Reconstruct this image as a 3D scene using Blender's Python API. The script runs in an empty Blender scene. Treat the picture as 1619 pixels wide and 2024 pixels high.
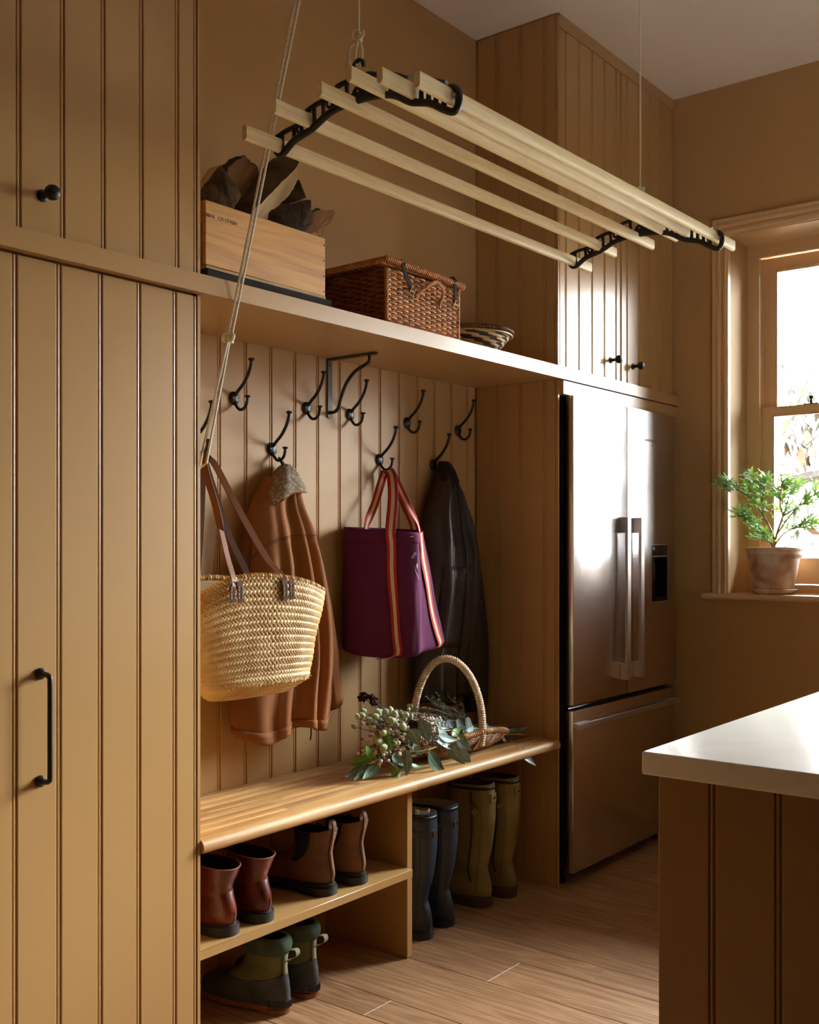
import bpy, bmesh, math, random
from mathutils import Vector, Matrix
SC = bpy.context.scene
COL = SC.collection
R = math.radians
PI = math.pi

# ---------------------------------------------------------------- camera
cam_d = bpy.data.cameras.new('camera'); cam = bpy.data.objects.new('camera', cam_d); COL.objects.link(cam)
cam.location = (0, 0, 1.28)
cam.rotation_euler = (R(90), 0, R(38.205 - 90))
cam_d.sensor_fit = 'HORIZONTAL'; cam_d.sensor_width = 36.0
cam_d.lens = 2120.03 / 1619 * 36.0
cam_d.shift_y = 62.4 / 1619
cam_d.clip_start = 0.05; cam_d.clip_end = 200
SC.camera = cam

# ---------------------------------------------------------------- sky, sun, exposure
W = bpy.data.worlds.new('sky'); SC.world = W; W.use_nodes = True
wt = W.node_tree; wt.nodes.clear()
wo = wt.nodes.new('ShaderNodeOutputWorld'); wb = wt.nodes.new('ShaderNodeBackground')
tc = wt.nodes.new('ShaderNodeTexCoord'); sx = wt.nodes.new('ShaderNodeSeparateXYZ'); rp = wt.nodes.new('ShaderNodeValToRGB')
wt.links.new(tc.outputs['Generated'], sx.inputs[0]); wt.links.new(sx.outputs['Z'], rp.inputs[0])
rp.color_ramp.elements[0].position = 0.0; rp.color_ramp.elements[0].color = (0.16, 0.16, 0.16, 1)
rp.color_ramp.elements[1].position = 0.58; rp.color_ramp.elements[1].color = (0.94, 0.98, 1.0, 1)
wt.links.new(rp.outputs[0], wb.inputs['Color']); wb.inputs['Strength'].default_value = 140.0
wt.links.new(wb.outputs[0], wo.inputs[0])
SC.view_settings.view_transform = 'Standard'; SC.view_settings.look = 'None'
SC.view_settings.exposure = 0.0; SC.view_settings.gamma = 1.0; SC.view_settings.use_curve_mapping = False
SC.cycles.use_denoising = True
SC.cycles.max_bounces = 12; SC.cycles.diffuse_bounces = 8; SC.cycles.transparent_max_bounces = 16
SC.cycles.sample_clamp_indirect = 10.0; SC.cycles.caustics_reflective = False; SC.cycles.caustics_refractive = False

def portal(name, loc, rot, sx_, sy_):
    d = bpy.data.lights.new(name, 'AREA'); d.shape = 'RECTANGLE'; d.size = sx_; d.size_y = sy_
    d.cycles.is_portal = True
    o = bpy.data.objects.new(name, d); COL.objects.link(o); o.location = loc; o.rotation_euler = rot
    return o
# sky portals stand in the openings of the two sash windows and look into the room (they emit nothing themselves)
portal('sky_portal', (4.80, 1.20, 1.85), (0, R(90), 0), 1.36, 1.00)
portal('sky_portal', (4.80, 0.05, 1.85), (0, R(90), 0), 1.36, 1.00)
sun_d = bpy.data.lights.new('sun', 'SUN'); sun = bpy.data.objects.new('sun', sun_d); COL.objects.link(sun)
sun_d.energy = 60.0; sun_d.angle = R(3); sun_d.color = (1.0, 0.9, 0.75)
sun.rotation_euler = Vector((0.15, 0.90, -0.45)).to_track_quat('-Z', 'Y').to_euler()

# ---------------------------------------------------------------- materials
MATS = {}
def rgb(h):
    c = [int(h[i:i+2], 16) / 255 for i in (0, 2, 4)]
    return tuple((x / 12.92 if x <= .04045 else ((x + .055) / 1.055) ** 2.4) for x in c) + (1,)
class NT:
    def __init__(s, name):
        s.m = bpy.data.materials.new(name); s.m.use_nodes = True; s.t = s.m.node_tree
        s.b = s.t.nodes['Principled BSDF']; s.out = s.t.nodes['Material Output']
    def n(s, typ, **kw):
        x = s.t.nodes.new('ShaderNode' + typ)
        for k, v in kw.items():
            if k.startswith('i_'):
                key = k[2:]; key = int(key) if key.isdigit() else key.replace('_', ' ')
                x.inputs[key].default_value = v
            else: setattr(x, k, v)
        return x
    def l(s, a, b): s.t.links.new(a, b)
    def coord(s, scale=(1, 1, 1), kind='Object', rnd=False):
        c = s.n('TexCoord'); m = s.n('Mapping'); m.inputs['Scale'].default_value = scale
        s.l(c.outputs[kind], m.inputs['Vector'])
        if rnd:
            oi = s.n('ObjectInfo'); mu = s.n('Math', operation='MULTIPLY'); mu.inputs[1].default_value = 37.0
            cx = s.n('CombineXYZ'); s.l(oi.outputs['Random'], mu.inputs[0])
            for i in range(3): s.l(mu.outputs[0], cx.inputs[i])
            s.l(cx.outputs[0], m.inputs['Location'])
        return m.outputs[0]
    def ramp(s, fac, *stops):
        r = s.n('ValToRGB'); e = r.color_ramp.elements
        while len(e) < len(stops): e.new(0.5)
        for i, (p, c) in enumerate(stops): e[i].position = p; e[i].color = c if len(c) == 4 else tuple(c) + (1,)
        s.l(fac, r.inputs[0]); return r.outputs[0]
    def mix(s, fac, a, b, mode='MIX'):
        x = s.n('Mix', data_type='RGBA', blend_type=mode)
        for k, v in ((0, fac), (6, a), (7, b)):
            if hasattr(v, 'is_output') or isinstance(v, bpy.types.NodeSocket): s.l(v, x.inputs[k])
            else: x.inputs[k].default_value = v
        return x.outputs[2]
    def bump(s, h, strength=.3, dist=.002):
        b = s.n('Bump'); b.inputs['Strength'].default_value = strength; b.inputs['Distance'].default_value = dist
        s.l(h, b.inputs['Height']); s.l(b.outputs[0], s.b.inputs['Normal']); return b
    def rnd_tint(s, col, amt=.15):
        oi = s.n('ObjectInfo'); mr = s.n('MapRange'); mr.inputs[3].default_value = 1 - amt; mr.inputs[4].default_value = 1 + amt
        s.l(oi.outputs['Random'], mr.inputs[0])
        h = s.n('HueSaturation'); s.l(mr.outputs[0], h.inputs['Value'])
        if isinstance(col, bpy.types.NodeSocket): s.l(col, h.inputs['Color'])
        else: h.inputs['Color'].default_value = col
        return h.outputs[0]
def plain(name, hexc, rough=.5, metal=0, noise=0, nscale=8, bump=0, bscale=200, spec=.5, tint=0, bdist=.002):
    if name in MATS: return MATS[name]
    T = NT(name); c = rgb(hexc)
    T.b.inputs['Roughness'].default_value = rough; T.b.inputs['Metallic'].default_value = metal
    T.b.inputs['Specular IOR Level'].default_value = spec
    T.b.inputs['Base Color'].default_value = c
    col = None
    if noise:
        nz = T.n('TexNoise', i_Scale=nscale, i_Detail=5.0); T.l(T.coord(rnd=True), nz.inputs['Vector'])
        d = tuple(x * (1 - noise) for x in c[:3]); e = tuple(min(1, x * (1 + noise * .6)) for x in c[:3])
        col = T.ramp(nz.outputs[0], (.3, d), (.7, e))
    if tint: col = T.rnd_tint(col if col is not None else c, tint)
    if col is not None: T.l(col, T.b.inputs['Base Color'])
    if bump:
        bz = T.n('TexNoise', i_Scale=bscale, i_Detail=3.0); T.l(T.coord(rnd=True), bz.inputs['Vector']); T.bump(bz.outputs[0], bump, bdist)
    MATS[name] = T.m; return T.m
def wood(name, c1, c2, axis='x', scale=1.0, rough=.5, tint=.1, ring=9.0, contrast=1.0, bump=.15):
    """long grain along one object axis, streaks and cathedral rings by stretched noise and waves"""
    if name in MATS: return MATS[name]
    T = NT(name)
    st = {'x': (.35, 6, 6), 'y': (6, .35, 6), 'z': (6, 6, .35)}[axis]
    st = tuple(a * scale for a in st)
    v = T.coord(st, rnd=True)
    n1 = T.n('TexNoise', i_Scale=1.3, i_Detail=3.0, i_Distortion=.6); T.l(v, n1.inputs['Vector'])
    mu = T.n('Math', operation='MULTIPLY'); mu.inputs[1].default_value = ring; T.l(n1.outputs[0], mu.inputs[0])
    fr = T.n('Math', operation='PINGPONG'); fr.inputs[1].default_value = .5; T.l(mu.outputs[0], fr.inputs[0])
    fine = tuple(a * 14 for a in st)
    v2 = T.coord(tuple(a * (6 if a > scale else 5) for a in st), rnd=True)
    n2 = T.n('TexNoise', i_Scale=4.0, i_Detail=4.0); T.l(v2, n2.inputs['Vector'])
    ad = T.n('Math', operation='MULTIPLY_ADD'); ad.inputs[1].default_value = .9; T.l(fr.outputs[0], ad.inputs[0]); T.l(n2.outputs[0], ad.inputs[2])
    col = T.ramp(ad.outputs[0], (.35, rgb(c1)), (.35 + .6 / contrast, rgb(c2)))
    if tint: col = T.rnd_tint(col, tint)
    T.l(col, T.b.inputs['Base Color']); T.b.inputs['Roughness'].default_value = rough
    if bump: T.bump(n2.outputs[0], bump, .001)
    MATS[name] = T.m; return T.m

# ---------------------------------------------------------------- mesh builder
class MB:
    def __init__(s): s.v = []; s.f = []
    def add(s, vs, fs):
        o = len(s.v); s.v += [tuple(p) for p in vs]; s.f += [tuple(i + o for i in f) for f in fs]; return s
    def box(s, x0, x1, y0, y1, z0, z1):
        return s.add([(x0,y0,z0),(x1,y0,z0),(x1,y1,z0),(x0,y1,z0),(x0,y0,z1),(x1,y0,z1),(x1,y1,z1),(x0,y1,z1)],
                     [(0,3,2,1),(4,5,6,7),(0,1,5,4),(1,2,6,5),(2,3,7,6),(3,0,4,7)])
    def prism(s, poly, axis, a, b):
        n = len(poly)
        def P(p, t): return {'x': (t, p[0], p[1]), 'y': (p[0], t, p[1]), 'z': (p[0], p[1], t)}[axis]
        vs = [P(p, a) for p in poly] + [P(p, b) for p in poly]
        fs = [tuple(range(n))[::-1], tuple(range(n, 2 * n))] + [(i, (i + 1) % n, (i + 1) % n + n, i + n) for i in range(n)]
        return s.add(vs, fs)
    def loft(s, rings, closed=True, cap0=True, cap1=True):
        n = len(rings[0]); vs = [p for r in rings for p in r]; fs = []
        m = n if closed else n - 1
        for j in range(len(rings) - 1):
            for i in range(m):
                k = (i + 1) % n; fs.append((j*n+i, j*n+k, (j+1)*n+k, (j+1)*n+i))
        if cap0: fs.append(tuple(range(n))[::-1])
        if cap1: fs.append(tuple(range((len(rings)-1)*n, len(rings)*n)))
        return s.add(vs, fs)
    def tube(s, pts, r, n=8, closed=False, flat=1.0, up=None):
        pts = [Vector(p) for p in pts]; N = len(pts); rings = []; prev = None
        for i, p in enumerate(pts):
            if closed: t = pts[(i+1) % N] - pts[i-1]
            else: t = pts[min(i+1, N-1)] - pts[max(i-1, 0)]
            t.normalize()
            if prev is None:
                a = Vector(up) if up else (Vector((0,0,1)) if abs(t.z) < .9 else Vector((1,0,0)))
            else: a = prev
            u = a - t * a.dot(t)
            if u.length < 1e-6: u = t.orthogonal()
            u.normalize(); w = t.cross(u); prev = u
            rr = r[i] if isinstance(r, (list, tuple)) else r
            rings.append([p + u * (math.cos(2*PI*k/n) * rr) + w * (math.sin(2*PI*k/n) * rr * flat) for k in range(n)])
        if closed:
            rings.append(rings[0]); return s.loft(rings, cap0=False, cap1=False)
        return s.loft(rings)
    def lathe(s, prof, c=(0,0,0), n=24, axis='z', caps=True):
        rings = []
        for r, h in prof:
            ring = []
            for k in range(n):
                a = 2*PI*k/n; x, y = r*math.cos(a), r*math.sin(a)
                q = {'z': (x, y, h), 'x': (h, x, y), 'y': (y, h, x)}[axis]
                ring.append((c[0]+q[0], c[1]+q[1], c[2]+q[2]))
            rings.append(ring)
        return s.loft(rings, cap0=caps, cap1=caps)
    def ball(s, c, r, n=8, m=6):
        if not isinstance(r, (tuple, list)): r = (r, r, r)
        rings = []
        for j in range(1, m):
            a = PI*j/m - PI/2
            rings.append([(c[0]+r[0]*math.cos(a)*math.cos(2*PI*k/n), c[1]+r[1]*math.cos(a)*math.sin(2*PI*k/n), c[2]+r[2]*math.sin(a)) for k in range(n)])
        return s.loft(rings)
    def sheet(s, grid):
        return s.loft(grid, closed=False, cap0=False, cap1=False)
    def ribbon(s, pts, w, side, th=.002):
        """flat band: pts centre line, side = width direction(s), thickness th"""
        pts = [Vector(p) for p in pts]; N = len(pts); rings = []
        for i, p in enumerate(pts):
            t = pts[min(i+1, N-1)] - pts[max(i-1, 0)]; t.normalize()
            sd = Vector(side[i] if isinstance(side, list) else side); sd = (sd - t*sd.dot(t)).normalized(); nn = t.cross(sd)
            ww = (w[i] if isinstance(w, (list, tuple)) else w) / 2
            rings.append([p - sd*ww - nn*th/2, p + sd*ww - nn*th/2, p + sd*ww + nn*th/2, p - sd*ww + nn*th/2])
        return s.loft(rings)
    def rbox(s, x0, x1, y0, y1, z0, z1, r=.003, seg=2):
        b = bmesh.new(); bmesh.ops.create_cube(b, size=1)
        for v in b.verts: v.co = Vector(((x0+x1)/2 + v.co.x*(x1-x0), (y0+y1)/2 + v.co.y*(y1-y0), (z0+z1)/2 + v.co.z*(z1-z0)))
        bmesh.ops.bevel(b, geom=b.edges[:], offset=r, segments=seg, affect='EDGES', profile=.5)
        b.verts.index_update()
        s.add([v.co[:] for v in b.verts], [[v.index for v in f.verts] for f in b.faces]); b.free(); return s
    def xf(s, M, start=0):
        for i in range(start, len(s.v)): s.v[i] = tuple(M @ Vector(s.v[i]))
        return s
    def build(s, name, mat, parent=None, smooth=40, sub=0, world=True, solid=0):
        """one mesh object; world coordinates are turned into the thing's own frame"""
        me = bpy.data.meshes.new(name)
        off = Vector(ORG.get(parent.name, (0,0,0))) if (parent and world) else Vector((0,0,0))
        me.from_pydata([tuple(Vector(p) - off) for p in s.v], [], s.f); me.update()
        if mat: me.materials.append(mat)
        b = bmesh.new(); b.from_mesh(me); bmesh.ops.recalc_face_normals(b, faces=b.faces[:]); b.to_mesh(me); b.free()
        if smooth:
            me.shade_smooth()
            if smooth < 180: me.set_sharp_from_angle(angle=R(smooth))
        o = bpy.data.objects.new(name, me); COL.objects.link(o)
        if parent:
            o.parent = parent
            ORG[o.name] = tuple(off)
        if solid:
            md = o.modifiers.new('thickness', 'SOLIDIFY'); md.thickness = solid; md.offset = 0
        if sub:
            md = o.modifiers.new('round', 'SUBSURF'); md.levels = sub; md.render_levels = sub
        return o
ORG = {}
def tag(o, label=None, cat=None, group=None, kind=None):
    if label: o['label'] = label
    if cat: o['category'] = cat
    if group: o['group'] = group
    if kind: o['kind'] = kind
    return o
def thing(name, label, cat, loc=(0,0,0), group=None, rz=0):
    o = bpy.data.objects.new(name, None); COL.objects.link(o); o.location = loc; o.rotation_euler = (0,0,rz)
    o.empty_display_size = .05; ORG[o.name] = tuple(loc)
    return tag(o, label, cat, group)
def struct(name, loc=(0,0,0)):
    o = bpy.data.objects.new(name, None); COL.objects.link(o); o.location = loc; ORG[o.name] = tuple(loc); o['kind'] = 'structure'; o.empty_display_size = .05
    return o
def copy_tree(o, parent=None):
    c = o.copy(); COL.objects.link(c)
    if parent: c.parent = parent
    for ch in list(o.children): copy_tree(ch, c)
    ORG[c.name] = ORG.get(o.name, (0,0,0))
    return c
def bez(pts, n=8):
    """Catmull-Rom through the points"""
    P = [Vector(p) for p in pts]; out = []
    for i in range(len(P) - 1):
        a, b, c, d = P[max(i-1,0)], P[i], P[i+1], P[min(i+2, len(P)-1)]
        for k in range(n):
            t = k / n
            out.append(.5*((2*b) + (c-a)*t + (2*a-5*b+4*c-d)*t*t + (3*b-a-3*c+d)*t**3))
    out.append(P[-1]); return out
def lerp(a, b, t): return a + (b - a) * t
def interp(tab, x):
    """piecewise smooth lookup in [(x, v...)]"""
    if x <= tab[0][0]: return tab[0][1:]
    for a, b in zip(tab, tab[1:]):
        if x <= b[0]:
            t = (x - a[0]) / (b[0] - a[0]); return tuple(lerp(p, q, t) for p, q in zip(a[1:], b[1:]))
    return tab[-1][1:]
# ================================================================ THE ROOM
Y0, YB, XL, XR, XW = 2.0245, 2.394, 1.745, 3.461, 4.469       # cupboard fronts, back wall, nook's two cheeks, window wall
ZC = 3.25
PAINT = 'B8905B'
paint = plain('ochre_door_paint', PAINT, rough=.30, bump=.05, bscale=60)
paintw = plain('ochre_panel_paint', PAINT, rough=.52, bump=.05, bscale=60)
plaster = plain('ochre_wall_paint', 'B8905C', rough=.75, bump=.08, bscale=120)
white = plain('ceiling_paint', 'F8F5EF', rough=.8)
iron = plain('black_iron', '16130F', rough=.42, bump=.12, bscale=260, spec=.5)
oakfloor = wood('oak_floor', 'C29872', '926A48', 'y', 1.5, .40, .10, ring=9, contrast=.68, bump=.06)
oak = wood('oak_worktop', 'DDB074', 'B5834A', 'x', 1.3, .50, .16, ring=4, contrast=.55, bump=.05)

def board(w, h, t=.009, rec=.0045, g=.0022, bead=.0075):
    """tongue-and-groove board: profile in (s, depth), extruded up z; face at depth 0, back at t; the joint is a double groove with a bead"""
    p = [(g*.4, t), (g*.4, rec), (g*.8, .0008), (g*1.5, 0)]
    e = w - bead - g*1.6
    p += [(e - g*.6, 0), (e, .0008), (e + g*.25, rec), (e + g*1.0, rec), (e + g*1.1, .0022)]
    for k in range(5):
        a = PI - PI*k/4
        p.append((e + g*1.1 + bead/2*(1 + math.cos(a))*.82, .0022 - .0018*math.sin(a)))
    p += [(w - g*.3, rec), (w, rec), (w, t)]
    return p
def boards(parent, edges, z0, z1, plane, c, mat, name='board', t=.009, flip=False, sub=None):
    """row of boards; plane 'y': s runs along x, faces -y at y=c;  plane 'x': s runs along y, faces -x at x=c"""
    out = []; cache = {}
    zz = z0 if isinstance(z0, (list, tuple)) else [z0]*(len(edges)-1)
    for i, (a, b) in enumerate(zip(edges, edges[1:])):
        w = abs(b - a); key = (round(w, 4), z0 if not isinstance(z0, list) else zz[i])
        m = MB(); pr = board(w, 0, t)
        if plane == 'y': poly = [(s_, d) for s_, d in pr]
        else: poly = [(d, -s_) if b < a else (d, s_) for s_, d in pr]
        if key in cache: me = cache[key]
        else:
            m.prism(poly, 'z', 0, z1 - zz[i]); tmp = m.build(name, mat, smooth=0); me = tmp.data; bpy.data.objects.remove(tmp); cache[key] = me
        o = bpy.data.objects.new(name, me); COL.objects.link(o); o.parent = parent
        off = Vector(ORG.get(parent.name, (0,0,0)))
        o.location = (Vector((a, c, zz[i])) if plane == 'y' else Vector((c, a, zz[i]))) - off
        ORG[o.name] = tuple(off); out.append(o)
    return out

# ---- floor: oak planks of three widths running towards the back wall
fl = struct('floor', (0, 0, 0))
MB().box(-2.6, 4.6, -3.6, 2.5, -.06, -.0155).build('subfloor', plain('subfloor_dark', '2A1C12', .9), fl)
rnd = random.Random(4)
x = 2.332; widths = [.271, .183, .123]; edges = []
k = 0
while x < 4.47: edges.append((x, x + widths[k % 3])); x += widths[k % 3]; k += 1
x = 2.332; k = 2
while x > .9: edges.append((x - widths[k % 3], x)); x -= widths[k % 3]; k -= 1
fix = {2.603: 1.760, 2.786: 1.528, 3.180: 1.642, 2.209: 1.898}
for a, b in edges:
    j = None
    for kk, vv in fix.items():
        if abs(a - kk) < .02: j = vv
    cuts = [-1.2]; y = -1.2 + rnd.uniform(.5, 1.6)
    if j is None: j = rnd.uniform(-.3, 1.2)
    ys = sorted([j, j - 1.55]); ys = [-1.2] + [q for q in ys if q > -1.1] + [2.394]
    for p, q in zip(ys, ys[1:]):
        m = MB().rbox(a + .0011, min(b, 4.469) - .0011, p + .0002, q - .0002, -.0155, 0, .0008, 1)
        m.build('plank', oakfloor, fl, smooth=0)
MB().box(-2.6, .9, -3.6, 2.5, -.0155, 0).build('floor_slab', oakfloor, fl, smooth=0)
MB().box(.9, 4.6, -3.6, -1.2, -.0155, 0).build('floor_slab', oakfloor, fl, smooth=0)

# ---- ceiling and walls
cl = MB().box(-2.6, 4.75, -3.6, 2.6, ZC, ZC + .12).build('ceiling', white); cl['kind'] = 'structure'
wbk = struct('wall_back', (1.7, YB, 0))
MB().box(-2.6, 4.75, YB + .009, YB + .15, 0, ZC).build('plaster', plaster, wbk)
MB().box(XL - .01, XR + .01, YB, YB + .009, 1.91, ZC).build('plaster', plaster, wbk)
be = [1.716] + [2.1395 + .1057*(k - 4) for k in range(17)]
be = [e for e in be if 1.71 < e < 3.43] + [3.461]
boards(wbk, be, 0, 1.91, 'y', YB, paintw)

wr = struct('wall_right', (XW, 0, 0))
WZ0, WZ1 = 1.045, 2.60          # structural opening of the windows
wins = [(1.765, .655), (.525, -.585)]
m = MB()
ys = [2.55, 1.765, .655, .525, -.585, -3.6]
for i, (a, b) in enumerate(zip(ys, ys[1:])):
    if i in (1, 3): m.box(XW, XW + .33, b, a, 0, WZ0); m.box(XW, XW + .33, b, a, WZ1, ZC)
    else: m.box(XW, XW + .33, b, a, 0, ZC)
m.build('plaster', plaster, wr)
for nm, args in (('wall_left', (-2.75, -2.6, -3.6, 2.6, 0, ZC)), ('wall_front', (-2.75, 4.8, -3.75, -3.6, 0, ZC))):
    o = MB().box(*args).build(nm, plain('bounce_damping_umber', '5A4632', .8)); o['kind'] = 'structure'  # unseen walls; the dark umber is added to keep their bounce light down

# ---- sash windows
wp = plain('window_paint', 'D6B284', rough=.33, bump=.05, bscale=70)
glass_t = NT('window_glass'); tr = glass_t.n('BsdfTransparent'); gl = glass_t.n('BsdfGlossy', i_Roughness=.0); fr_ = glass_t.n('Fresnel', i_IOR=1.5); ms = glass_t.n('MixShader')
tr.inputs['Color'].default_value = (.96, .975, .97, 1)
glass_t.l(fr_.outputs[0], ms.inputs[0]); glass_t.l(tr.outputs[0], ms.inputs[1]); glass_t.l(gl.outputs[0], ms.inputs[2]); glass_t.l(ms.outputs[0], glass_t.out.inputs[0])
glass = glass_t.m
def frame_y(m, x0, x1, ya, yb, z0, z1, wl, wt, wb):
    """rectangular ring in a plane x=const: outer ya>yb, z0..z1; widths left/right, top, bottom"""
    m.box(x0, x1, ya - wl, ya, z0, z1); m.box(x0, x1, yb, yb + wl, z0, z1)
    m.box(x0, x1, yb + wl, ya - wl, z1 - wt, z1); m.box(x0, x1, yb + wl, ya - wl, z0, z0 + wb)
def sash_window(n, ya, yb):
    w = struct('window_%d' % n, (XW, (ya + yb)/2, 1.045))
    # architrave: stepped moulding mitred round the opening
    prof = [(0, 0), (0, .012), (.004, .017), (.020, .017), (.024, .022), (.034, .024), (.040, .020), (.046, .020), (.052, .026), (.064, .030), (.070, .026), (.077, .026), (.077, 0)]
    m = MB(); oy0, oy1, oz1 = ya + .077, yb - .077, 2.677
    def corner(o, px):   # o = distance from the outer edge, px = projection
        return [(XW - px, oy0 - o, 1.067), (XW - px, oy0 - o, oz1 - o), (XW - px, oy1 + o, oz1 - o), (XW - px, oy1 + o, 1.067)]
    cs = [corner(*p) for p in prof]
    m.loft([[c[k] for c in cs] for k in range(4)])
    m.build('architrave', wp, w, smooth=25)
    # reveal lining (slightly splayed jambs)
    m = MB()
    m.prism([(XW - .012, ya), (XW + .20, ya + .021), (XW + .20, ya + .04), (XW - .012, ya + .02)], 'z', 1.067, 2.62)
    m.prism([(XW - .012, yb), (XW + .20, yb - .021), (XW + .20, yb - .04), (XW - .012, yb - .02)], 'z', 1.067, 2.62)
    m.box(XW - .012, XW + .20, yb - .02, ya + .02, 2.596, 2.62)
    m.build('reveal_lining', wp, w)
    # sill board with rounded nose
    sp = [(XW + .24, 1.067), (XW + .24, 1.038)] + [(XW - .026 - .0145*math.sin(PI*k/8), 1.0525 - .0145*math.cos(PI*k/8)) for k in range(9)]
    MB().prism([(p[0], p[1]) for p in sp], 'y', yb - .12, ya + .115).build('sill', wp, w)
    # box frame and stops
    m = MB(); frame_y(m, XW + .195, XW + .215, ya + .03, yb - .03, 1.067, 2.60, .085, .060, .035)
    frame_y(m, XW + .215, XW + .33, ya + .03, yb - .03, 1.05, 2.62, .078, .065, .05)
    m.build('box_frame', wp, w)
    # sashes
    for nm, x0, z0, z1, wbt, wtp in (('lower_sash', XW + .222, 1.105, 1.880, .105, .034), ('upper_sash', XW + .262, 1.846, 2.545, .034, .055)):
        m = MB(); sy0, sy1 = ya - .042, yb + .042
        frame_y(m, x0, x0 + .036, sy0, sy1, z0, z1, .058, wtp, wbt)
        frame_y(m, x0 + .010, x0 + .026, sy0 - .055, sy1 + .055, z0 + wbt - .003, z1 - wtp + .003, .010, .010, .010)
        so = m.build(nm, wp, w)
        MB().box(x0 + .016, x0 + .020, sy1 + .06, sy0 - .06, z0 + wbt, z1 - wtp).build('pane', glass, so, smooth=0)
    m = MB(); yc = (ya + yb)/2 + (.29 if n == 1 else 0)
    m.rbox(XW + .226, XW + .262, yc - .032, yc + .032, 1.8795, 1.886, .002); m.lathe([(.006, 0), (.006, .012), (.004, .018), (.011, .026), (.010, .034), (.003, .038)], (XW + .24, yc, 1.885), 14)
    m.build('sash_lock', plain('lock_dark_metal', '4a4743', .3, 1), w)
    return w
for i, (a, b) in enumerate(wins): sash_window(i + 1, a, b)

# ================================================================ JOINERY
kn_mat = plain('bronze_black_metal', '1d1613', rough=.38, metal=.6)
def knob(parent, x, z, y=Y0):
    m = MB(); m.lathe([(.013, 0), (.013, -.004), (.007, -.006), (.0062, -.022), (.010, -.025), (.0155, -.031), (.0168, -.039), (.0140, -.047), (.006, -.0515)], (x, y, z), 20, axis='y')
    return m.build('knob', kn_mat, parent)
# ---- tall cupboard at the left (door leaf boards run up; upper door above the rail)
tc_ = thing('tall_cupboard', 'tall ochre boarded cupboard at the left edge, long bar handle on its lower door', 'cupboard', (1.4, 2.2, 0))
MB().box(1.7365, XL, Y0, YB, 0, 1.8865).box(1.7365, XL, Y0, YB, 1.9335, ZC).build('side_panel', paint, tc_)
MB().box(-.30, 1.7355, Y0 + .022, YB - .002, .06, ZC - .002).box(-.30, 1.7355, Y0 + .05, Y0 + .07, 0, .06).build('carcass', paint, tc_)
low_e = [1.2495 + .1052*k for k in range(-6, 5)] + [1.7345]
ld = MB().box(.62, 1.7345, Y0 + .009, Y0 + .0215, .012, 1.882).build('door', paint, tc_)
boards(ld, low_e, .012, 1.882, 'y', Y0, paint, t=.009)
hm = MB(); hx = 1.3035
hm.tube(bez([(hx, Y0 - .002, 1.004), (hx, Y0 - .018, 1.004), (hx + .001, Y0 - .032, 1.0), (hx + .001, Y0 - .036, .985), (hx + .001, Y0 - .036, .89), (hx + .001, Y0 - .036, .795), (hx + .001, Y0 - .032, .780), (hx, Y0 - .018, .776), (hx, Y0 - .002, .776)], 5), .0058, 10)
for zz in (1.004, .776): hm.lathe([(.0125, 0), (.0125, -.005), (.008, -.010), (.006, -.014)], (hx, Y0, zz), 16, axis='y')
hm.build('handle', iron, ld)
ud = MB().box(.62, 1.7345, Y0 + .009, Y0 + .0215, 1.940, 3.18).build('door', paint, tc_)
boards(ud, [1.2585 + .1047*k for k in range(-6, 5)] + [1.7345], 1.940, 3.18, 'y', Y0, paint, t=.009)
knob(ud, 1.309, 2.019)
ld2 = MB().box(-.30, .6165, Y0 + .009, Y0 + .0215, .012, 1.882).build('door', paint, tc_)
boards(ld2, [.6165 - .1052*k for k in range(8, -1, -1)], .012, 1.882, 'y', Y0, paint, t=.009)
ud2 = MB().box(-.30, .6165, Y0 + .009, Y0 + .0215, 1.940, 3.18).build('door', paint, tc_)
boards(ud2, [.6165 - .1047*k for k in range(8, -1, -1)], 1.940, 3.18, 'y', Y0, paint, t=.009)
MB().box(-.30, 1.7345, Y0, Y0 + .0215, 3.184, ZC - .001).build('cornice', paint, tc_)

# ---- long shelf with its deep front rail, from the left cupboard to the window wall
sh = thing('hat_shelf', 'long ochre shelf over the coat nook with deep front rail', 'shelf', (2.6, 2.2, 1.888))
MB().box(-.30, 4.468, 1.9990, Y0 - .0005, 1.8875, 1.9325).build('front_rail', paint, sh)
MB().box(XL + .0005, XR - .0005, Y0, YB - .001, 1.8885, 1.9325).build('shelf_board', paint, sh)

# ---- tall panel and cupboard over the fridge
fc = thing('bridging_cupboard', 'tall boarded cheek panel and double cupboard over the fridge', 'cupboard', (3.95, 2.2, 0))
sp_ = MB().box(XR + .009, XR + .0105, Y0 + .001, YB, 0, ZC).box(XR + .0005, XR + .0105, Y0, Y0 + .003, 0, 1.886).box(XR + .0005, XR + .0105, Y0, Y0 + .003, 1.934, 3.235).build('side_panel', paint, fc)
pe = [YB - .001, 2.291, 2.1845, 2.0775, Y0 + .0035]
boards(sp_, pe, 0, 1.8875, 'x', XR, paintw)
boards(sp_, [YB - .001, 2.388, 2.2925, 2.1855, 2.0785, Y0 + .0035], 1.933, ZC - .006, 'x', XR, paintw)
MB().box(XR + .012, 4.468, Y0 + .024, YB - .001, 1.9, ZC - .001).build('carcass', paint, fc)
MB().box(XR + .011, 4.468, Y0, Y0 + .022, 3.200, ZC - .0005).build('cornice', paint, fc)
MB().box(XR + .011, 4.468, 2.007, Y0 + .018, 1.835, 1.8835).build('apron', paint, fc)
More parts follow.
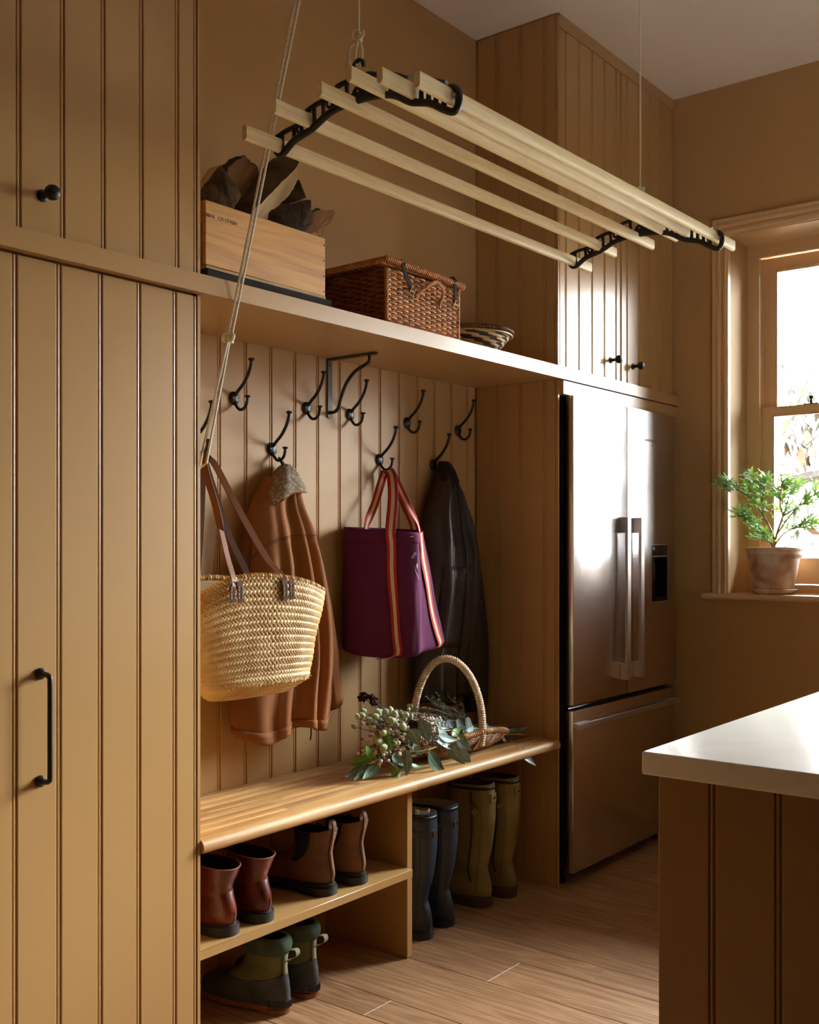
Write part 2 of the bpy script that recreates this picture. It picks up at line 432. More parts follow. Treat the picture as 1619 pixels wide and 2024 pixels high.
for a, b, ee in ((3.4735, 3.9665, [3.523, 3.6225, 3.7265, 3.828, 3.926]), (3.9700, 4.4630, [4.023, 4.130, 4.235, 4.340, 4.44])):
    d = MB().box(a, b, Y0 + .009, Y0 + .0215, 1.940, 3.196).build('door', paint, fc)
    boards(d, [a] + ee + [b], 1.940, 3.196, 'y', Y0, paint, t=.009)
    knob(d, 3.875 if a < 3.6 else 4.071, 2.0145)

# ---- bench top of oak staves
bt = thing('bench_top', 'long oak stave bench top with rounded front edge', 'bench', (2.6, 2.2, .52))
nose = [(2.0725, .520), (2.024, .520), (2.0175, .522), (2.0135, .527), (2.0120, .533), (2.0130, .541), (2.0165, .548), (2.0225, .5525), (2.030, .554), (2.0725, .554)]
rr = random.Random(11)
rows = [(2.0725, 2.030)]; yy = 2.0728
while yy < 2.392:
    w_ = .0455 if yy + .06 < 2.392 else 2.3935 - yy
    rows.append((yy, yy + w_)); yy += w_ + .0005
for i, (a, b) in enumerate(rows):
    cuts = [1.7465] + ([2.596] if i == 0 else [])
    if i:
        q = 1.7465 + rr.uniform(.15, .6)
        while q < 3.25: cuts.append(q); q += rr.uniform(.32, .62)
    cuts.append(3.4595)
    for p, q in zip(cuts, cuts[1:]):
        m = MB()
        if i == 0: m.prism(nose, 'x', p, q - .0002)
        else: m.prism([(a, .520), (b, .520), (b, .5538), (b - .0003, .554), (a + .0003, .554), (a, .5538)], 'x', p, q - .0002)
        o = m.build('stave', oak, bt, smooth=35)
# ---- shoe rack under the bench
sr = thing('shoe_rack', 'ochre open boot shelf and upright divider under the bench', 'shelf', (2.2, 2.2, 0))
MB().rbox(1.7455, 2.5935, Y0 + .004, YB - .001, .2565, .2805, .0012, 1).build('shelf_board', paint, sr)
MB().rbox(2.5940, 2.6190, 2.0505, YB - .001, .0005, .5195, .0012, 1).build('divider', paint, sr)
MB().prism([(2.33, .5195), (2.06, .5195), (2.335, .395), (2.335, .5195)], 'x', 3.435, 3.4605).build('bench_bracket', paint, sr)

# ---- island
isl = thing('island_unit', 'boarded kitchen island base at lower right under the pale worktop', 'cabinet', (2.2, .3, 0))
MB().box(1.7465, 3.62, -1.0, .8165, 0, .8795).build('carcass', plain('island_shaded_ochre', '96703F', rough=.34, bump=.05, bscale=60), isl)
ipaint = plain('island_shaded_ochre', '96703F', rough=.34, bump=.05, bscale=60)  # darker than the cupboards' ochre: the side's shade is put into the paint
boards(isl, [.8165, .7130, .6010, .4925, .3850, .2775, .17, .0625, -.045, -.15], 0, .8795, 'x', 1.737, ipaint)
T = NT('quartz_worktop'); T.b.inputs['Base Color'].default_value = rgb('E9E4DB'); T.b.inputs['Roughness'].default_value = .16
nz = T.n('TexNoise', i_Scale=7.0, i_Detail=6.0, i_Distortion=1.2); T.l(T.coord(), nz.inputs['Vector'])
T.l(T.ramp(nz.outputs[0], (.3, rgb('E0DCD4')), (.6, rgb('EAE6DF'))), T.b.inputs['Base Color'])
T.l(T.ramp(nz.outputs[0], (.3, (.2,)*3), (.7, (.13,)*3)), T.b.inputs['Roughness'])
ct = MB().rbox(1.709, 3.66, -1.05, .834, .88, .92, .004, 3).build('island_worktop', T.m)
tag(ct, 'pale polished stone worktop lying on the island', 'worktop')
# ================================================================ FRIDGE
fr = thing('fridge_freezer', 'tall stainless steel french door fridge freezer beside the window wall', 'fridge', (3.95, 2.2, 0))
T = NT('brushed_steel'); T.b.inputs['Metallic'].default_value = 1; T.b.inputs['Base Color'].default_value = (.63, .585, .575, 1)
v = T.coord((3, 3, 900)); nz = T.n('TexNoise', i_Scale=1.0, i_Detail=2.0); T.l(v, nz.inputs['Vector'])
T.l(T.ramp(nz.outputs[0], (.3, (.225,)*3), (.7, (.255,)*3)), T.b.inputs['Roughness'])
v2 = T.coord((2.2, 2.2, 1.1)); n2 = T.n('TexNoise', i_Scale=1.6, i_Detail=2.0, i_Distortion=.8); T.l(v2, n2.inputs['Vector']); T.bump(n2.outputs[0], .18, .02)
steel = T.m
hsteel = plain('handle_steel', 'C9C0B8', .42, 1)
dark = plain('fridge_dark_grey', '2B2724', .4); blackp = plain('gloss_black_plastic', '0E0F12', .12)
FY = 1.985
MB().box(3.512, 4.378, 2.030, 2.36, .045, 1.822).build('body', dark, fr)
MB().box(3.520, 4.370, 2.016, 2.030, .07, 1.812).build('gasket', blackp, fr)
ld_ = MB().rbox(3.505, 3.9405, FY, FY + .032, .677, 1.832, .003).build('door', steel, fr)
rd_ = MB()
# right door has the dispenser cut-out
dx0, dx1, dz0, dz1 = 4.169, 4.322, 1.034, 1.274
rd_.box(3.9445, dx0, FY, FY + .032, .677, 1.832).box(dx1, 4.384, FY, FY + .032, .677, 1.832).box(dx0, dx1, FY, FY + .032, .677, dz0).box(dx0, dx1, FY, FY + .032, dz1, 1.832)
rd_ = rd_.build('door', steel, fr, smooth=0)
drw = MB().rbox(3.505, 4.384, FY, FY + .032, .052, .657, .003).build('freezer_drawer', steel, fr)
m = MB().box(dx0, dx1, FY + .03, FY + .033, dz0, dz1).box(dx0, dx0 + .004, FY + .001, FY + .03, dz0, dz1).box(dx1 - .004, dx1, FY + .001, FY + .03, dz0, dz1).box(dx0, dx1, FY + .001, FY + .03, dz0, dz0 + .02)
dsp = m.build('dispenser', blackp, rd_)
MB().rbox(dx0 + .004, dx1 - .004, FY - .001, FY + .02, 1.229, dz1 - .003, .002).build('control_panel', plain('panel_charcoal', '25262b', .2), rd_)
MB().rbox(dx0 + .004, dx1 - .004, FY - .002, FY + .004, 1.223, 1.229, .001).build('chrome_strip', hsteel, rd_)
m = MB()
for a, b, c, d in ((dx1 - .0015, dx1 + .003, dz0 - .003, dz1 + .003), (dx0 - .003, dx1, dz0 - .003, dz0 + .0015), (dx0 - .003, dx1, dz1 - .0015, dz1 + .003)): m.box(a, b, FY - .0015, FY + .002, c, d)
m.build('dispenser_rim', hsteel, rd_)
MB().rbox(4.185, 4.225, FY + .012, FY + .028, 1.13, 1.20, .003).box(4.195, 4.215, FY + .014, FY + .022, 1.18, 1.225).build('water_paddle', dark, rd_)
# C-shaped bar handles
def bar_handle(x, z0, z1, par):
    m = MB(); d = FY - .034
    m.rbox(x, x + .029, d, d + .013, z0, z1, .0012, 1)
    m.rbox(x, x + .0275, d + .011, FY + .0005, z1 - .062, z1, .0012, 1).rbox(x, x + .0275, d + .011, FY + .0005, z0, z0 + .062, .0012, 1)
    return m.build('handle', hsteel, par)
bar_handle(3.880, .738, 1.385, ld_); bar_handle(4.000, .738, 1.385, rd_)
m = MB(); d = FY - .031
m.rbox(3.492, 4.372, d, d + .012, .590, .612, .0012, 1).rbox(3.507, 3.60, d + .010, FY + .0005, .593, .612, .0012, 1).rbox(4.29, 4.37, d + .010, FY + .0005, .593, .612, .0012, 1)
m.build('handle', hsteel, drw)
for xx in (3.54, 4.33):
    for yy in (2.06, 2.30): MB().lathe([(.018, 0), (.02, .004), (.02, .018), (.012, .022), (.012, .047)], (xx, yy, 0), 14).build('foot', blackp, fr)
def letters(txt, size, M, mat, par, name='lettering', depth=.0006):
    cu = bpy.data.curves.new(name, 'FONT'); cu.body = txt; cu.size = size; cu.extrude = depth; cu.resolution_u = 2
    o = bpy.data.objects.new(name, cu); COL.objects.link(o); dg = bpy.context.evaluated_depsgraph_get()
    me = bpy.data.meshes.new_from_object(o.evaluated_get(dg)); bpy.data.objects.remove(o)
    me.transform(Matrix.Translation(-Vector(ORG.get(par.name, (0,0,0)))) @ M); me.materials.clear(); me.materials.append(mat)
    q = bpy.data.objects.new(name, me); COL.objects.link(q); q.parent = par; ORG[q.name] = ORG.get(par.name, (0,0,0)); return q
FACE = Matrix.Rotation(R(90), 4, 'X')     # text standing upright, read from -y
letters('FISHER & PAYKEL', .0142, Matrix.Translation((4.102, FY - .0008, 1.706)) @ FACE, plain('badge_silver', 'D8D4D0', .25, .6), rd_)
MB().box(4.168, 4.171, FY - .0012, FY, 1.692, 1.700).box(4.160, 4.180, FY - .0012, FY, 1.690, 1.692).build('emblem', plain('badge_silver', 'D8D4D0', .25, .6), rd_)
# ================================================================ COAT HOOKS
def hook_meshes():
    p = MB(); p.lathe([(.0205, .0), (.0205, -.003), (.017, -.0065), (.009, -.0085), (.001, -.009)], (0, 0, 0), 20, axis='y')
    a = MB(); a.tube(bez([(0, -.004, .006), (0, -.018, .020), (0, -.042, .040), (0, -.062, .066), (0, -.073, .090), (0, -.0755, .104)], 6), [.0056]*6 + [.005]*30 if False else .0050, 10)
    a.lathe([(.0048, .098), (.0052, .1035), (.0085, .106), (.0098, .109), (.0085, .1115), (.004, .113), (.0005, .1132)], (0, -.0757, 0), 16)
    b = MB(); b.tube(bez([(0, -.005, -.008), (0, -.010, -.022), (0, -.024, -.035), (0, -.040, -.035), (0, -.053, -.025), (0, -.0585, -.010), (0, -.0590, -.002)], 6), .0047, 10)
    b.lathe([(.0045, -.007), (.0050, -.003), (.0080, -.001), (.0090, .0015), (.0078, .0035), (.0005, .0050)], (0, -.0590, 0), 16)
    s = MB()
    for dx in (-.0105, .0105): s.ball((dx, -.0072, 0), (.0036, .0022, .0036), 10, 6)
    return p, a, b, s
HK = [(2.193, 1.714, 'black iron coat hook nearest the left cupboard in the upper row'),
      (2.506, 1.715, 'black iron coat hook just left of the shelf bracket, empty'),
      (2.716, 1.714, 'black iron coat hook just right of the shelf bracket, empty'),
      (3.026, 1.714, 'empty black iron coat hook above the burgundy tote and dark jacket'),
      (3.340, 1.713, 'black iron coat hook nearest the right boarded cheek, upper row'),
      (2.040, 1.573, 'black iron coat hook holding the straw basket handles, half hidden at left'),
      (2.350, 1.573, 'black iron coat hook holding the tan hooded jacket'),
      (2.871, 1.572, 'black iron coat hook holding the striped straps of the burgundy tote'),
      (3.182, 1.572, 'black iron coat hook holding the dark brown waxed jacket')]
hp = None
for i, (hx_, hz_, lb) in enumerate(HK):
    if hp is None:
        hp = h = thing('coat_hook', lb, 'hook', (hx_, YB, hz_), 'coat hooks on the boarded wall')
        for nm, mb in zip(('backplate', 'upper_prong', 'lower_prong', 'screws'), hook_meshes()):
            mb.build(nm, iron if nm != 'screws' else plain('screw_steel', '5b554f', .35, 1), h, world=False)
    else:
        h = copy_tree(hp); h.location = (hx_, YB, hz_); h['label'] = lb; ORG[h.name] = (hx_, YB, hz_)
# ================================================================ SHELF BRACKET
sb = thing('shelf_bracket', 'black iron shelf bracket with curved brace under the long shelf', 'bracket', (2.612, YB, 1.888))
greyiron = plain('dark_grey_iron', '3A332B', .5, bump=.1)
m = MB(); m.rbox(2.601, 2.624, 2.3885, YB, 1.704, 1.8875, .0012, 1); m.lathe([(.0115, 0), (.0115, -.0055)], (2.6125, YB, 1.704), 18, axis='y'); m.build('wall_bar', greyiron, sb)
m = MB(); m.rbox(2.601, 2.624, 2.198, 2.3885, 1.8820, 1.8880, .0012, 1); m.lathe([(.0115, 1.882), (.0115, 1.888)], (2.6125, 2.198, 0), 18); m.build('shelf_bar', greyiron, sb)
MB().tube(bez([(2.6125, 2.391, 1.712), (2.6125, 2.372, 1.711), (2.6125, 2.352, 1.724), (2.6125, 2.340, 1.757), (2.6125, 2.318, 1.800), (2.6125, 2.282, 1.834), (2.6125, 2.240, 1.852), (2.6125, 2.221, 1.862), (2.6125, 2.218, 1.883)], 6), .0056, 10).build('brace', iron, sb)
m = MB()
for zz in (1.865, 1.712): m.ball((2.612, 2.3880, zz), (.004, .002, .004), 10, 6)
m.build('screws', iron, sb)

# ================================================================ CLOTHES AIRER (pulley rack of six pine laths in two cast-iron ends)
pine = wood('pine_lath', 'FFEFC6', 'EDD199', 'x', 2.2, .5, .06, ring=5, contrast=.8, bump=.05)
endg = plain('pine_end_grain', '8A6030', .7)
ai = thing('clothes_airer', 'hanging clothes airer of six pine laths in black cast iron ends', 'airer', (2.6, 1.62, 2.28))
SL = [(1.874, 2.252, 2.271), (1.776, 2.290, 2.309), (1.633, 2.292, 2.312), (1.545, 2.302, 2.325), (1.458, 2.276, 2.302), (1.358, 2.240, 2.268)]
def stadium(hy, hz, n=6):
    r = hy*.96; pts = []
    for k in range(n + 1): a = PI*k/n; pts.append((r*math.cos(a)*hy/r, hz - r + r*math.sin(a)))
    for k in range(n + 1): a = PI + PI*k/n; pts.append((r*math.cos(a)*hy/r, -hz + r + r*math.sin(a)))
    return pts
for i, (y_, zl_, zr_) in enumerate(SL):
    xl_, xr_ = 1.750, 3.432 + (.0 if i < 4 else .03)
    prof = stadium(.0080, .0182); m = MB()
    m.loft([[(X, y_ + p, Z + q) for p, q in prof] for X, Z in ((xl_, zl_), (xl_ + .001, zl_), ((xl_+xr_)/2, (zl_+zr_)/2), (xr_ - .001, zr_), (xr_, zr_))])
    m.build('lath', pine, ai, smooth=30)
LOW = [(1.888, 2.262), (1.889, 2.243), (1.868, 2.235), (1.828, 2.258), (1.771, 2.272), (1.712, 2.296), (1.646, 2.303), (1.586, 2.301), (1.536, 2.293), (1.505, 2.281), (1.468, 2.259), (1.417, 2.244), (1.381, 2.222), (1.352, 2.209), (1.340, 2.222), (1.339, 2.246), (1.350, 2.260), (1.372, 2.262)]
UPP = [[(1.889, 2.279), (1.859, 2.287), (1.812, 2.294), (1.796, 2.312)], [(1.788, 2.318), (1.755, 2.327), (1.72, 2.331), (1.700, 2.343), (1.686, 2.352), (1.652, 2.356)],
       [(1.618, 2.356), (1.59, 2.355), (1.565, 2.345)], [(1.528, 2.338), (1.500, 2.325), (1.474, 2.311)], [(1.442, 2.306), (1.41, 2.292), (1.372, 2.276)]]
POST = [((1.871, 2.282), (1.868, 2.242)), ((1.832, 2.290), (1.828, 2.262)), ((1.806, 2.296), (1.803, 2.268)), ((1.764, 2.324), (1.760, 2.280)), ((1.735, 2.330), (1.731, 2.292)), ((1.706, 2.338), (1.700, 2.302)),
        ((1.660, 2.356), (1.656, 2.306)), ((1.617, 2.356), (1.616, 2.304)), ((1.590, 2.355), (1.592, 2.303)), ((1.566, 2.346), (1.566, 2.300)), ((1.526, 2.338), (1.526, 2.290)), ((1.508, 2.328), (1.508, 2.286)), ((1.490, 2.318), (1.490, 2.276)),
        ((1.440, 2.306), (1.440, 2.252)), ((1.420, 2.298), (1.420, 2.248)), ((1.400, 2.288), (1.400, 2.236)), ((1.378, 2.278), (1.378, 2.225))]
def cast_end(X, dz):
    e = MB()
    lp = bez([(X, a, b + dz) for a, b in LOW], 4); e.tube(lp, .0085, 8, flat=1.0)
    for seg in UPP: e.tube(bez([(X, a, b + dz) for a, b in seg], 4), .0062, 8)
    for (a, b), (c, d) in POST: e.tube([(X, a, b + dz), (X, (a+c)/2, (b+d)/2 + dz), (X, c, d + dz)], [.0066, .0050, .0066], 8)
    e.prism([(a, b + dz) for a, b in ((1.652, 2.356), (1.618, 2.357), (1.594, 2.353), (1.590, 2.306), (1.640, 2.306), (1.646, 2.318), (1.634, 2.330), (1.622, 2.320), (1.610, 2.322))], 'x', X - .003, X + .003)
    for cy, cz, r in ((1.812, 2.281, .008), (1.712, 2.319, .010), (1.628, 2.322, .010)):
        e.tube([(X, cy + r*math.cos(2*PI*k/14), cz + dz + r*math.sin(2*PI*k/14)) for k in range(14)], .004, 6, closed=True)
    o = e.build('cast_iron_end', iron, ai, smooth=60)
    h = MB(); h.tube(bez([(X, 1.620, 2.352 + dz), (X, 1.620, 2.362 + dz), (X, 1.634, 2.372 + dz), (X, 1.637, 2.386 + dz), (X, 1.624, 2.395 + dz), (X, 1.611, 2.390 + dz), (X, 1.608, 2.378 + dz)], 5), .0052, 8)
    h.build('hook', iron, o)
    s = MB(); s.lathe([(.0038, X - .012), (.0038, X + .014)], (0, 1.343, 2.240 + dz), 8, axis='x'); s.lathe([(.006, X + .012), (.006, X + .015)], (0, 1.343, 2.240 + dz), 8, axis='x'); s.build('screw', hsteel, o)
cast_end(1.872, 0.0); cast_end(3.318, .018)

# ================================================================ ROPES
T = NT('cotton_rope'); wv = T.n('TexWave', wave_type='BANDS', bands_direction='DIAGONAL', i_Scale=60.0, i_Distortion=.5); T.l(T.coord((1, 1, 1)), wv.inputs['Vector'])
T.l(T.ramp(wv.outputs['Fac'], (.2, rgb('E6DBC2')), (.7, rgb('F2E9D4'))), T.b.inputs['Base Color']); T.b.inputs['Roughness'].default_value = .9; T.bump(wv.outputs['Fac'], .3, .0006)
rope = T.m
def knot(m, c, r=.010, w=.0036, seed=0, ax=(0, 0, 1)):
    rr = random.Random(seed); c = Vector(c)
    pts = []
    for k in range(40):
        t = 2*PI*k/40
        pts.append(c + Vector(((math.sin(t) + 1.5*math.sin(2*t))*r*.42, (math.cos(t) - 1.5*math.cos(2*t))*r*.42, -math.sin(3*t)*r*.62)))
    m.tube(pts, w, 6, closed=True); m.ball(c, r*.72, 8, 6)
def hoist(name, label, X, Y_, Zh):
    t = thing(name, label, 'rope', (X, Y_, Zh))
    m = MB(); m.tube([(X - .001, Y_, ZC), (X, Y_ + .001, Zh + .062)], .0030, 6)
    m.tube(bez([(X, Y_, Zh + .062), (X, Y_ + .010, Zh + .03), (X, Y_ + .008, Zh + .002), (X, Y_, Zh - .006), (X, Y_ - .008, Zh + .004), (X, Y_ - .010, Zh + .03), (X, Y_, Zh + .062)], 5), .0030, 6)
    m.build('strand', rope, t)
    m = MB(); knot(m, (X, Y_, Zh + .066), .012, .0040, 3); m.build('knot', rope, t)
    m = MB(); m.tube(bez([(X, Y_ + .006, Zh + .055), (X - .004, Y_ + .022, Zh + .045), (X - .004, Y_ + .028, Zh + .02)], 4), .0032, 6)
    m.lathe([(.003, Zh + .024), (.0055, Zh + .012), (.0065, Zh + .002), (.004, Zh - .002)], (X - .004, Y_ + .028, 0), 8); m.build('frayed_end', rope, t)
    m = MB(); m.rbox(X - .012, X + .012, Y_ - .03, Y_ + .03, ZC - .06, ZC - .0005, .003, 1); m.build('ceiling_pulley', iron, t)
hoist('hoist_rope', 'knotted cream rope holding up the near end of the airer', 1.872, 1.622, 2.386)
hoist('hoist_rope', 'thin cream rope holding up the far end of the airer', 3.318, 1.622, 2.404)
# the two strands that run down from the pulley to the cleat on the left cheek
dr = thing('draw_rope', 'twin cream draw rope with a knot, running down to the cleat at left', 'rope', (1.76, 2.03, 1.47))
top = (1.895, 1.66, 3.20); kn = Vector((1.8290, 2.0130, 1.7935)); end = (1.7535, 2.0215, 1.4765)
m = MB()
for o_ in (-.0042, .0042):
    m.tube([(top[0] + o_*.8, top[1] - o_, top[2]), (kn[0] + o_, kn[1] - o_*.5, kn[2])], .0034, 6)
    m.tube([(kn[0] + o_*.6, kn[1], kn[2]), (end[0] + .002 + o_*.6, end[1] - o_, end[2] + (.03 if o_ < 0 else 0)), (end[0] + .004, end[1] + .02, end[2] - .01)], .0034, 6)
m.build('strand', rope, dr)
m = MB(); knot(m, kn, .0135, .0045, 5); m.build('knot', rope, dr)
cl_ = thing('rope_cleat', 'small black iron cleat on the left cheek of the nook', 'cleat', (1.7455, 2.06, 1.5))
m = MB(); m.rbox(1.7452, 1.752, 2.045, 2.075, 1.455, 1.475, .002, 1); m.tube([(1.768, 2.062, 1.39), (1.764, 2.060, 1.43), (1.760, 2.060, 1.465), (1.764, 2.060, 1.50), (1.768, 2.062, 1.54)], [.003, .005, .006, .005, .003], 8); m.tube([(1.748, 2.06, 1.465), (1.762, 2.06, 1.465)], .006, 8)
m.build('cleat_body', iron, cl_)
# ================================================================ THINGS ON THE LONG SHELF
ZS = 1.9325
slate = plain('dark_slate', '38322F', .9, spec=.1, noise=.35, nscale=14, bump=.3, bscale=60)
sl = MB().rbox(1.765, 2.222, 2.024, 2.345, ZS, ZS + .027, .003, 1).build('slate_slab', slate); tag(sl, 'dark slate slab lying on the shelf under the wooden crate', 'slab')
cw = wood('crate_pine', 'E4A95A', 'C28844', 'x', .8, .55, .05, ring=9, contrast=.6)
cwy = wood('crate_pine_side', 'C08A50', '97602E', 'y', 1.3, .55, .05, ring=14, contrast=.7)
cr = thing('wooden_crate', 'pale pine wine crate filled with firewood at the left of the shelf', 'crate', (1.99, 2.18, ZS + .027))
cx0, cx1, cy0, cy1, cz0, cz1 = 1.772, 2.207, 2.036, 2.330, ZS + .0275, 2.131
MB().rbox(cx0, cx1, cy0, cy0 + .011, cz0 + .0105, cz1, .0012, 1).build('front_panel', cw, cr)
MB().rbox(cx0, cx1, cy1 - .011, cy1, cz0 + .0105, cz1, .0012, 1).build('back_panel', cw, cr)
for a in (cx0, cx1 - .011): MB().rbox(a, a + .011, cy0 + .0115, cy1 - .0115, cz0 + .0105, cz1 - .001, .0012, 1).build('side_panel', cwy, cr)
MB().rbox(cx0, cx1, cy0 - .0015, cy1, cz0, cz0 + .0095, .001, 1).build('bottom_board', wood('crate_base_pine', 'C6A468', '93713A', 'x', 1.3, .6), cr)
m = MB()
for k in range(4): m.lathe([(.0026, cy0 - .0008), (.0026, cy0 + .001)], (cx1 - .006, 0, cz0 + .022 + k*.043), 8, axis='y')
m.build('nails', iron, cr)
letters('B8810   C31CT4284', .0128, Matrix.Translation((1.768, cy0 - .0004, 2.0895)) @ FACE, plain('ink_black', '2a1c10', .7), cr, depth=.0002)
# ---- logs
bark1 = plain('dark_bark', '54402B', .95, spec=.1, noise=.5, nscale=22, bump=.9, bscale=55, bdist=.006)
def splitwood(name, c1, c2, ang=0):
    T = NT(name); v = T.coord((24, 24, 1.8)); mp = v.node; mp.vector_type = 'TEXTURE'; mp.inputs['Scale'].default_value = (1/24, 1/24, 1/1.8); mp.inputs['Rotation'].default_value = (0, R(ang), 0)
    n = T.n('TexNoise', i_Scale=1.6, i_Detail=5.0); T.l(v, n.inputs['Vector'])
    T.l(T.ramp(n.outputs[0], (.3, rgb(c1)), (.7, rgb(c2))), T.b.inputs['Base Color']); T.b.inputs['Roughness'].default_value = .85; T.bump(n.outputs[0], .9, .006); return T.m
def refine(poly, n, jag, rr):
    out = []
    for i, p in enumerate(poly):
        q = poly[(i + 1) % len(poly)]
        for k in range(n): out.append((lerp(p[0], q[0], k/n) + (rr.uniform(-jag, jag) if k else 0), lerp(p[1], q[1], k/n) + (rr.uniform(-jag, jag) if k else 0)))
    return out
def chunk(name, label, poly, y0, y1, bulge, front, side, seed, jag=.002, fname='bark', sname='split_face'):
    """piece of firewood: an outline standing in x-z, a domed front face of its own and rough sides"""
    rr = random.Random(seed); P = refine(poly, 4, jag, rr); cx = sum(p[0] for p in P)/len(P); cz = sum(p[1] for p in P)/len(P)
    t = thing(name, label, 'log', (cx, (y0+y1)/2, min(p[1] for p in P)))
    def ring(k, y): return [(cx + (x-cx)*k, y + (rr.uniform(-.0015, .0015) if k < 1 else 0), cz + (z-cz)*k) for x, z in P]
    fr_ = [ring(k, y0 + bulge*(k**2.2)) for k in (.08, .35, .6, .8, .93, 1.0)]
    MB().loft(fr_, cap0=True, cap1=False).build(fname, front, t, smooth=60)
    sd_ = [ring(1.0, lerp(y0 + bulge, y1, k/4)) for k in range(5)]
    sd_ = [sd_[0]] + [[(x + rr.uniform(-.002, .002), y, z + rr.uniform(-.002, .002)) for x, y, z in r] for r in sd_[1:]]
    MB().loft(sd_, cap0=False, cap1=True).build(sname, side, t, smooth=20)
    return t
s40 = splitwood('split_wood_brown', '4A2F1C', '9A7048', 42); s45 = splitwood('split_wood_pale', 'A08258', 'D8C090', 40); s30 = splitwood('split_wood_red', '5E3A20', 'A8744A', 35)
barkg = plain('dark_bark_grey', '4A3A30', .95, spec=.12, noise=.5, nscale=22, bump=.8, bscale=50, bdist=.006)
chunk('split_log', 'dark barked log at the left corner of the crate', [(1.787, 1.976), (1.787, 2.147), (1.822, 2.195), (1.877, 2.259), (1.898, 2.244), (1.925, 2.225), (1.951, 2.201), (1.928, 2.169), (1.915, 2.141), (1.911, 1.976)], 2.068, 2.140, .030, bark1, s45, 1, .0015)
m_ = chunk('split_log', 'ragged brown split log behind the leftmost log, raw face to the front', [(1.960, 1.976), (1.954, 2.206), (1.966, 2.291), (2.029, 2.345), (2.047, 2.335), (2.050, 2.325), (2.063, 2.331), (2.079, 2.319), (2.072, 2.311), (2.089, 2.311), (2.107, 2.292), (2.098, 2.274), (2.098, 2.259), (2.075, 2.237), (2.040, 2.218), (1.995, 2.186), (2.012, 1.976)], 2.160, 2.235, .010, s40, bark1, 2, .003, 'split_face', 'bark')
# tall log: bark face and pale face meet on a ridge
tl = thing('split_log', 'tall split log with pale clean face leaning in the middle of the crate', 'log', (2.12, 2.15, 2.07))
rdg = [(1.975, 1.99), (1.978, 2.151), (2.002, 2.183), (2.047, 2.229), (2.097, 2.278), (2.134, 2.314), (2.153, 2.341)]
lef = [(1.950, 1.99), (1.959, 2.163), (1.993, 2.206), (2.034, 2.257), (2.069, 2.305), (2.116, 2.354), (2.157, 2.362)]
rig = [(2.015, 1.99), (2.030, 2.152), (2.065, 2.193), (2.104, 2.228), (2.130, 2.261), (2.146, 2.291), (2.150, 2.318)]
rr = random.Random(9); mid = lambda A, B, f, ya, yb, j: [(lerp(a[0], b[0], f) + rr.uniform(-j, j), lerp(ya, yb, f) + rr.uniform(-j, j), lerp(a[1], b[1], f) + rr.uniform(-j, j)) for a, b in zip(bez([(q[0], q[1], 0) for q in A], 4), bez([(q[0], q[1], 0) for q in B], 4))]
rl = mid(rdg, rdg, 0, 2.085, 2.085, .001)
MB().sheet([rl] + [mid(rdg, lef, f, 2.085, 2.115, .0015) for f in (.3, .6, .85, 1)] + [mid(lef, lef, 1, 2.150, 2.150, 0)]).build('bark', bark1, tl, smooth=60)
MB().sheet([rl] + [mid(rdg, rig, f, 2.085, 2.085, .0015) for f in (.25, .5, .75, 1)] + [mid(rig, rig, 1, 2.150, 2.150, 0), mid(lef, lef, 1, 2.150, 2.150, 0)]).build('split_face', s45, tl, smooth=25)
e_ = [rl[-1], (2.157, 2.115, 2.362), (2.157, 2.150, 2.362), (2.150, 2.150, 2.318), (2.150, 2.085, 2.318)]
MB().add(e_, [(0, 1, 2, 3, 4)]).build('end_grain', s30, tl, smooth=0)
lg = thing('round_log', 'small round branch log with cut end facing front', 'log', (2.33, 2.24, 2.34))
MB().tube([(2.235, 2.322, 2.276), (2.29, 2.275, 2.320), (2.320, 2.232, 2.340)], [.0265, .028, .028], 14).build('bark', bark1, lg, smooth=60)
d_ = (Vector((2.320, 2.232, 2.340)) - Vector((2.29, 2.275, 2.320))).normalized(); u_ = d_.orthogonal().normalized(); w_ = d_.cross(u_); c_ = Vector((2.320, 2.232, 2.340)) + d_*.0008
MB().add([c_ + u_*0.0264*math.cos(2*PI*k/16) + w_*0.0264*math.sin(2*PI*k/16) for k in range(16)], [tuple(range(16))]).build('end_grain', splitwood('end_grain_tan', '7A5A34', '9E7A4A'), lg, smooth=0)
chunk('split_log', 'dark barked half log lying at the crate right front', [(2.230, 2.260), (2.235, 2.193), (2.221, 2.184), (2.194, 2.150), (2.190, 1.98), (2.05, 1.98), (2.044, 2.158), (2.072, 2.193), (2.101, 2.218), (2.149, 2.228), (2.186, 2.247)], 2.078, 2.145, .035, barkg, s30, 5, .001)
chunk('split_log', 'thin reddish split slab of wood sticking out at the crate right end', [(2.172, 2.085), (2.190, 2.085), (2.208, 2.136), (2.281, 2.172), (2.325, 2.188), (2.337, 2.192), (2.362, 2.227), (2.370, 2.235), (2.382, 2.246), (2.404, 2.278), (2.393, 2.284), (2.333, 2.268), (2.313, 2.254), (2.269, 2.192)], 2.172, 2.200, .004, s30, s45, 6, .001, 'split_face', 'split_edge')
tw = thing('round_log', 'short dark twig log peeping out behind the reddish slab', 'log', (2.33, 2.21, 2.25))
MB().tube([(2.182, 2.275, 2.00), (2.192, 2.268, 2.10), (2.225, 2.262, 2.160), (2.32, 2.240, 2.236), (2.376, 2.222, 2.284), (2.382, 2.220, 2.288)], [.010, .010, .010, .013, .012, .006], 10).build('bark', barkg, tw, smooth=60)

